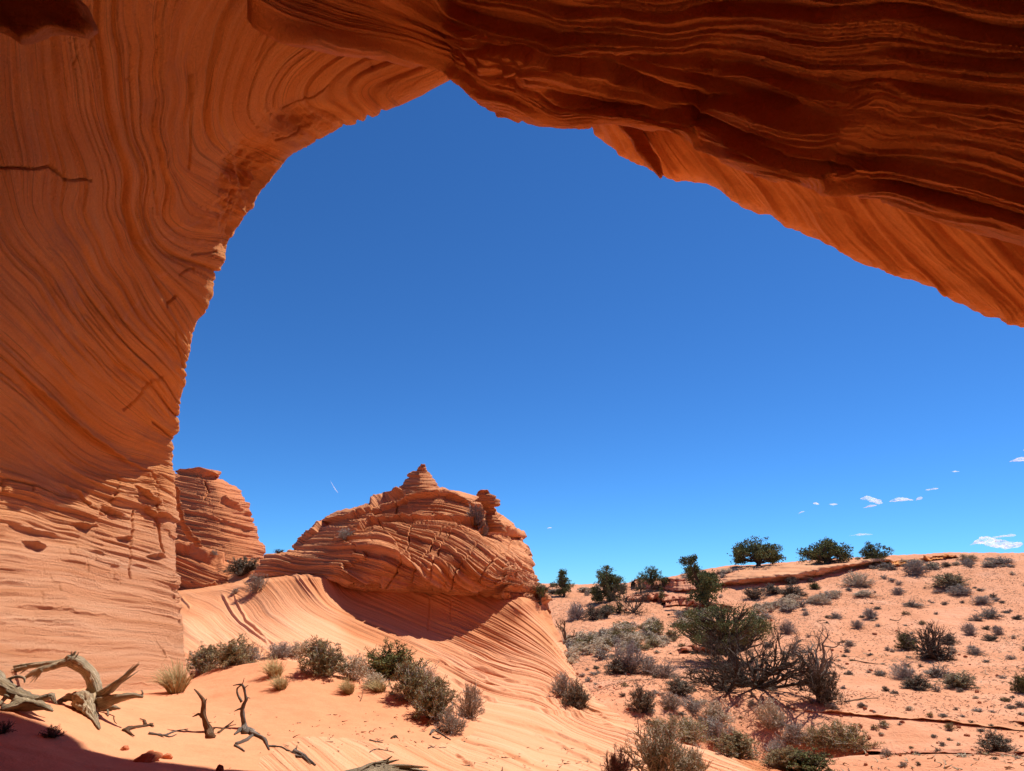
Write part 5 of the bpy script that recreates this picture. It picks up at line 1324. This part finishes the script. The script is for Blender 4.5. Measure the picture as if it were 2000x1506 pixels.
# ------------------------------------------------------------------ junipers
def juniper(px, py, w, h, crown, label, seed, lean=0.0, trunk_h=.25, dens=1.0, leafs=.05, name="juniper_tree", group='junipers on the hillside', yoff=0.0, gaps=1.0):
    """crown: list of (x, z, rx, rz) blobs in units of tree width / height, origin at the trunk foot"""
    q = hit(px, py)
    if q is None: return
    m = q[0][1] / 1300.0; W = w * m; H = h * m
    root = empty(name, (q[0] + np.array([0, yoff, -.03 * H])).tolist())
    rng = np.random.default_rng(seed)
    blobs = []
    for (x, z, rx, rz) in crown:
        for d in range(3):
            blobs.append(np.array([x * 1.08 * W + rng.normal() * .06 * W, rng.normal() * .22 * W, z * H + rng.normal() * .05 * H, rx * W * rng.uniform(.6, 1.1), rz * H * rng.uniform(.8, 1.35)]))
    # trunk and limbs
    tw = .035 * W + .03
    top = np.array([lean * W, 0, H * .62])
    tr = [limb([np.array([0, 0, -.1]), np.array([lean * W * .2 + .03 * W, 0, H * .2]), np.array([lean * W * .6 - .02 * W, .02 * W, H * .42]), top], [tw * 1.5, tw, tw * .7, tw * .3], 10, 6, .25, seed)]
    o = limbs_obj("trunk", tr, M['darkwood'], root)
    L = []
    for b in blobs:
        t = rng.uniform(.1, .6); s = np.array([lean * W * t, 0, H * (trunk_h * .6 + .4 * t)]) * np.array([1, 1, .9])
        e = b[:3] + np.array([0, 0, b[4] * .2])
        mid = (s + e) / 2 + rng.normal(size=3) * .05 * W + np.array([0, 0, -.04 * H])
        L.append(limb([s, mid, e], [tw * .55, tw * .35, tw * .12], 6, 5, .2, seed + 3))
        for j in range(3):
            e2 = e + rng.normal(size=3) * np.array([b[3], b[3], b[4]]) * .5
            L.append(limb([mid, (mid + e2) / 2 + rng.normal(size=3) * .03 * W, e2], [tw * .25, tw * .16, tw * .05], 5, 4, .2, seed + 4))
    limbs_obj("limbs", L, M['darkwood'], root)
    # foliage: sprays of short scale-leaf twigs gathered in clumps through the blobs
    C = []
    for b in blobs:
        nc = int(20 * dens * gaps)
        v = rng.normal(size=(nc, 3)); v /= np.linalg.norm(v, axis=1, keepdims=True); v *= (rng.random((nc, 1)) ** .45)
        cc = b[:3] + v * np.array([b[3], b[3], b[4]])
        for c in cc:
            k = 24; s = .055 * W * rng.uniform(.6, 1.25)
            p = c + rng.normal(size=(k, 3)) * np.array([s, s, s * .7]) * .55
            C.append(p)
    C = np.concatenate(C)
    lv = leaves(C, leafs * .8 * W, rng, up=.5, asp=.45)
    mesh_obj("foliage", lv[0], lv[1], M['leaf_juniper'], root, smooth=False)
    tag(root, label, 'juniper', group)
    return root
GJ = 'junipers on the hillside'
juniper(1101,1166,46,54,[(-.02,.88,.10,.10),(-.08,.7,.2,.12),(.08,.62,.24,.12),(-.2,.48,.28,.12),(.18,.42,.3,.12),(0,.28,.36,.10),(-.1,.18,.25,.08)], "cone shaped juniper on the skyline, nearest the butte", 1001, dens=.8)
juniper(1188,1176,64,66,[(-.05,.85,.2,.10),(.15,.75,.2,.12),(-.2,.65,.2,.14),(.3,.6,.18,.12),(-.33,.35,.2,.22),(0,.4,.25,.15),(.28,.32,.22,.18),(-.25,.15,.2,.1),(.15,.18,.3,.1)], "dense round juniper on the skyline, second from the butte", 1002)
juniper(1273,1146,44,40,[(0,.78,.25,.18),(-.2,.5,.28,.22),(.2,.5,.25,.22),(0,.25,.4,.14)], "dark juniper on the skyline with a lower one at its right side", 1003)
juniper(1294,1145,34,22,[(0,.6,.4,.3),(.2,.4,.3,.25)], "low spreading juniper touching the dark one on the skyline", 1004, trunk_h=.1)
juniper(1251,1160,26,32,[(0,.75,.35,.2),(0,.4,.38,.25)], "small olive juniper just below the skyline pair", 1005)
juniper(1290,1178,24,30,[(0,.65,.3,.3),(.1,.35,.35,.2)], "small bright juniper beside the burnt thicket", 1006)
juniper(1378,1176,78,78,[(-.28,.95,.09,.10),(-.28,.80,.14,.10),(-.2,.62,.2,.12),(.08,.6,.22,.14),(-.1,.42,.28,.14),(.2,.38,.24,.14),(.02,.2,.34,.14),(.1,.5,.25,.12),(-.1,.1,.3,.08)], "tall juniper with a pointed top left of the pink hump", 1007)
juniper(1480,1105,84,46,[(0,.82,.28,.16),(-.25,.7,.2,.18),(.26,.7,.2,.18),(-.36,.45,.14,.2),(.38,.45,.14,.2),(0,.6,.3,.18),(-.3,.28,.15,.12),(.32,.28,.15,.12),(0,.35,.3,.1)], "dome shaped juniper on the ridge, left of three", 1008, trunk_h=.15, dens=.8)
juniper(1615,1101,84,44,[(.12,.82,.22,.18),(-.1,.72,.2,.16),(.3,.62,.2,.2),(-.3,.5,.16,.16),(.05,.5,.3,.2),(.35,.35,.2,.2),(0,.25,.4,.12),(-.25,.3,.2,.12)], "spiky juniper on the ridge, middle of three", 1009, trunk_h=.15, dens=.8)
juniper(1706,1101,56,38,[(.1,.8,.22,.18),(-.2,.55,.22,.2),(.25,.55,.22,.2),(0,.4,.35,.2),(0,.2,.45,.12)], "compact juniper on the ridge, right of three", 1010, trunk_h=.1)
juniper(1052,1172,36,34,[(0,.6,.3,.3),(.2,.4,.3,.25)], "small green juniper half hidden behind the butte flank", 1012, trunk_h=.1)
juniper(1428,1294,158,104,[(-.42,.72,.12,.10),(-.30,.78,.14,.13),(-.15,.86,.16,.11),(.0,.88,.16,.10),(.14,.80,.16,.13),(-.2,.66,.18,.12),(-.02,.68,.22,.13),(.12,.62,.18,.13),(.30,.72,.10,.14),(.27,.56,.13,.13),(.36,.62,.08,.1),(-.36,.52,.1,.08),(-.28,.5,.12,.12),(-.22,.36,.10,.06),(.05,.40,.16,.06),(-.12,.46,.14,.08),(.12,.48,.16,.08)],
        "big spreading juniper in mid slope, the largest tree", 1011, trunk_h=.25, dens=1.25, leafs=.022, gaps=.62)

def dead_tree(px, py, w, h, label, seed, n=9, depth=4, mat='darkwood', spread=1.0, name="dead_tree", cat_='dead tree', thick=.03, flatness=.5, yo=0.0):
    q = hit(px, py)
    if q is None: return
    m = q[0][1] / 1300.0; W = w * m; H = h * m
    root = empty(name, (q[0] + np.array([0, yo, 0])).tolist()); rng = np.random.default_rng(seed)
    mains, twigs = [], []
    def grow(p, d, ln, r, lev):
        mid = p + d * ln * .5 + rng.normal(size=3) * ln * .10; e = p + d * ln + rng.normal(size=3) * ln * .08
        e[2] = max(e[2], .03)
        (mains if lev == depth else twigs).append(limb([p, mid, e], [r, r * .75, r * .45], 6 if lev > 1 else 4, 4 if lev > 1 else 2, .3, seed + len(twigs) % 7))
        if lev <= 1: return
        for k in range(rng.integers(3, 5)):
            t = rng.uniform(.35, 1.0); s = p * (1 - t) + e * t
            dd = d + rng.normal(size=3) * .65; dd[2] += .1; dd /= np.linalg.norm(dd)
            grow(s, dd, ln * rng.uniform(.45, .68), r * .5, lev - 1)
    for k in range(n):
        a = 2 * math.pi * k / n + rng.uniform(-.3, .3)
        d = np.array([math.cos(a) * spread, math.sin(a) * spread, rng.uniform(.15, 1.2) * (1 - flatness) * 2]); 
        ln = math.hypot(*(d * np.array([.5 * W, .5 * W, H])).tolist()[:2]) if 0 else 1
        v = d / np.linalg.norm(d) ; L_ = min(.36 * W / (abs(np.hypot(v[0], v[1])) + .05), .62 * H / (abs(v[2]) + .05))
        grow(np.zeros(3), v, L_, thick * W ** .5 * .6, depth)
    limbs_obj("trunk", mains, M[mat], root); limbs_obj("twigs", twigs, M[mat], root)
    tag(root, label, cat_); return root
dead_tree(1478,1342,270,74, "tangled dead dark tree lying low in front of the big juniper", 1101, n=17, depth=5, flatness=.66, thick=.045)
dead_tree(1595,1322,88,84, "pale grey dead snag with upturned branches right of the tangled dead tree", 1102, n=8, depth=4, mat='greywood', flatness=.12, spread=.7, thick=.06)
dead_tree(1238,1196,92,52, "burnt dark thicket of bare crooked branches between the junipers", 1103, n=12, depth=5, flatness=.35, thick=.03)
dead_tree(1104,1250,44,42, "small dead shrub with forked dark branches beside the butte", 1104, n=4, depth=3, mat='snag', flatness=.1, spread=.5, thick=.07)
dead_tree(1820,1284,92,74, "black bare branches rising through the tallest bush on the right slope", 1105, n=7, depth=4, flatness=.2, spread=.6, thick=.035)
dead_tree(1420,1350,120,60, "dead dark branches spreading left of the tangled dead tree", 1106, n=9, depth=5, flatness=.7, thick=.05)

# dark clumps in the arch's shade at the left
shrub(100,1440,40,26,'black','dark matted plant clump in the shade at lower left'); shrub(4,1432,34,26,'black','dark plant clump cut by the left edge, in the shade')

# plant litter: bits of twig and leaf lying over the hillside and the lower dune
def litter(name, n, xr, yr, hf, seed, mat, sz, thr, keep=None):
    rng = np.random.default_rng(seed)
    x = rng.uniform(*xr, n); y = rng.uniform(yr[0] ** .5, yr[1] ** .5, n) ** 2
    k = fbm(x * .25, y * .25, oct=4, seed=seed) + .35 * rng.random(n) > thr
    x, y = x[k], y[k]; z = hf(x, y); n = len(x)
    a = rng.random(n) * 6.28; L = sz * (.4 + rng.random(n) ** 2 * 1.8)
    d = np.stack([np.cos(a), np.sin(a), rng.random(n) * .5 + .05], 1) * L[:, None]
    B = np.stack([x, y, z + .004], 1)
    V, Fq = tubes(B, B + d, np.stack([rng.normal(size=n), rng.normal(size=n), rng.random(n)], 1) * L[:, None] * .15, L * .10, L * .03, 2)
    o = mesh_obj(name, V, Fq, mat, smooth=False); return tag(o, kind='stuff')
tag(litter("plant_litter", 110000, (-8, 42), (12, 55), lambda x, y: T_HILL(x, y) + d_hill(x, y), 71, M['snag_bits'], .055, .05), "bits of dry brown litter strewn over the hillside sand", "litter")
tag(litter("dry_stubble", 50000, (-8, 42), (12, 55), lambda x, y: T_HILL(x, y) + d_hill(x, y), 72, M['grass_bits'], .075, .12), "short pale dry stubble growing over the hillside sand", "stubble")

# twig bits blown over the lower dune and the near slickrock
rng_ = np.random.default_rng(91); parts = []
for k in range(420):
    x = rng_.normal(-.4, 1.5); y = rng_.normal(8.6, .8); p = drop(x, y, 3.2)
    if p is None or p[2] > 1.2 or p[2] < -.9 or fbm(x * .9, y * .9, seed=92) < -.05: continue
    a = rng_.random() * 6.28; L = .02 + .09 * rng_.random() ** 3; d = np.array([math.cos(a), math.sin(a), .12]) * L
    parts.append(tubes(p[None] + [[0, 0, .004]], p[None] + d[None] + [[0, 0, .004]], rng_.normal(size=(1, 3)) * L * .12, np.array([L * .07 + .002]), np.array([.001]), 3))
V, Fq = cat(parts)
tag(mesh_obj("twig_litter", V, Fq, M['snag_bits'], smooth=False), "tiny dark twig bits strewn over the lower dune and near slickrock", "litter", kind='stuff')

# ------------------------------------------------------------------ clouds and the aircraft trail
def vol_mat(name, dens, col=(1, 1, 1)):
    m = bpy.data.materials.new(name); m.use_nodes = True; t = m.node_tree
    for n in list(t.nodes): t.nodes.remove(n)
    v = t.nodes.new("ShaderNodeVolumePrincipled"); o = t.nodes.new("ShaderNodeOutputMaterial")
    v.inputs["Density"].default_value = dens; v.inputs["Color"].default_value = (*col, 1); v.inputs["Anisotropy"].default_value = 0.0
    t.links.new(v.outputs[0], o.inputs["Volume"]); return m
def vapour(name, keep):
    T = NT(name); co = T.obj(); t = T.t
    d = T.n("ShaderNodeBsdfDiffuse"); d.inputs[0].default_value = (.93, .93, .93, 1); tr = T.n("ShaderNodeBsdfTransparent"); mx = T.n("ShaderNodeMixShader")
    mp = T.n("ShaderNodeMapping"); mp.inputs["Scale"].default_value = (.6, 1, 1.3); T.l(co, mp.inputs[0])
    T.l(T.ramp(T.noise(mp.outputs[0], .028, 5, .65), [(keep, g(0)), (keep + .42, g(.85))]), mx.inputs[0]); T.l(tr.outputs[0], mx.inputs[1]); T.l(d.outputs[0], mx.inputs[2])
    tl = T.n('ShaderNodeBsdfTranslucent'); tl.inputs[0].default_value = (.95, .97, 1, 1); ad = T.n('ShaderNodeMixShader'); ad.inputs[0].default_value = .6; T.l(d.outputs[0], ad.inputs[1]); T.l(tl.outputs[0], ad.inputs[2]); T.l(ad.outputs[0], mx.inputs[2])
    T.l(mx.outputs[0], t.nodes["Material Output"].inputs["Surface"]); return T.m
M['cloud'] = vapour("cloud_vapour", .36); M['trail'] = vapour("ice_trail", .30)
def cloud(puffs, label, seed, Y=4200.0, name="cloud"):
    """one closed lumpy body swept along a line of (px, py, half height px)"""
    P0 = np.array(puffs, float); n = 90; k = 28
    t = np.linspace(0, len(P0) - 1, n); C = catmull(P0, t)
    m = Y / 1300.0
    cen = pix(C[:, 0], C[:, 1], Y); r = np.maximum(C[:, 2], .3) * m * np.clip(np.sin(np.linspace(0, math.pi, n)), 0, 1) ** .5 + .05
    th = np.linspace(0, 2 * math.pi, k, endpoint=False)
    x = cen[:, None, 0] + 0 * th; y = cen[:, None, 1] + 2.2 * r[:, None] * np.cos(th); z = cen[:, None, 2] + r[:, None] * np.sin(th) * np.where(np.sin(th) > 0, 1.0, .55)
    P = np.stack([x, y, z], -1)
    D = fbm(P[..., 0] * .035 / 1, P[..., 1] * .02, P[..., 2] * .06, oct=4, seed=seed, gain=.6) * 1.1
    P[..., 1] += D * r[:, None] * np.cos(th) * 2; P[..., 2] += D * r[:, None] * np.sin(th); P[..., 0] += r[:, None] * fbm(P[..., 0] * .03, P[..., 2] * .05, oct=3, seed=seed + 9) * .8
    return mesh_obj(name, P.reshape(-1, 3), grid_faces(n, k).reshape(-1, 4) if 0 else np.concatenate([grid_faces(k, n, True)]) if 0 else swept(n, k), M['cloud'] if name == "cloud" else M['trail'], None, None)
def swept(n, k):
    i = np.arange(n - 1)[:, None] * k; j = np.arange(k)[None]
    return np.stack([i + j, i + (j + 1) % k, i + k + (j + 1) % k, i + k + j], -1).reshape(-1, 4)
GC = 'small clouds low over the ridge'
for puffs, lab, sd in [
    ([(1894,1065,2),(1910,1060,6),(1925,1057,9),(1945,1062,8),(1965,1066,7),(1985,1064,6),(1998,1062,2)], "largest small white cloud just above the ridge at far right", 1),
    ([(1930,1052,1.2),(1950,1049,2.2),(1975,1046,2.4),(1984,1046,1)], "thin white streak directly above the largest cloud", 2),
    ([(1680,974,2),(1694,974,4),(1706,978,4),(1716,981,5),(1724,983,2)], "white puffy cloud in the middle of the high row", 3),
    ([(1686,992,.8),(1700,989,2),(1712,987,1)], "faint wisp under the middle puffy cloud", 4),
    ([(1736,980,2),(1752,977,4),(1765,976,3.5),(1784,977,2.5)], "elongated white cloud right of the middle puffy one", 5), ([(1789,977,1.5),(1796,974,2.5),(1801,973,1.5)], "tiny cloud at the right end of the high row", 6),
    ([(1808,957,1.5),(1820,956,2.2),(1833,954,1.2)], "small wisp up right above the high row", 7), ([(1620,985,1),(1628,985,2),(1636,985,1)], "tiny flat cloud left of the middle puffy one", 8), ([(1588,983,1),(1594,984,2),(1600,985,1)], "tiny cloud, second from left in the high row", 9),
    ([(1658,1047,.8),(1672,1045,1.8),(1690,1044,2.2),(1705,1044,1.2)], "thin wisp low over the ridge junipers", 10), ([(1858,921,.8),(1866,921,1.6),(1874,921,.8)], "tiny isolated wisp high at right", 11),
    ([(1972,902,2),(1985,899,4),(2000,897,5),(2020,893,5)], "white cloud cut by the right edge of the frame", 12), ([(1998,880,1),(2006,878,3),(2020,876,3)], "small cloud fragment above the one cut by the frame", 13),
    ([(1558,1004,.6),(1566,1000,1.1),(1572,999,.6)], "faintest wisp at the left end of the high row", 14), ([(1069,1032,.5),(1073,1031,1),(1078,1031,.5)], "tiny speck of cloud right of the butte top", 15)]:
    o = cloud(puffs, lab, sd * 31); tag(o, lab, "cloud", GC)
o = cloud([(645,938,.3),(652,951,.7),(660,963,1.0)], '', 500, 4200, "vapour_trail"); tag(o, "short white aircraft vapour trail in the sky left of the butte", "vapour trail")
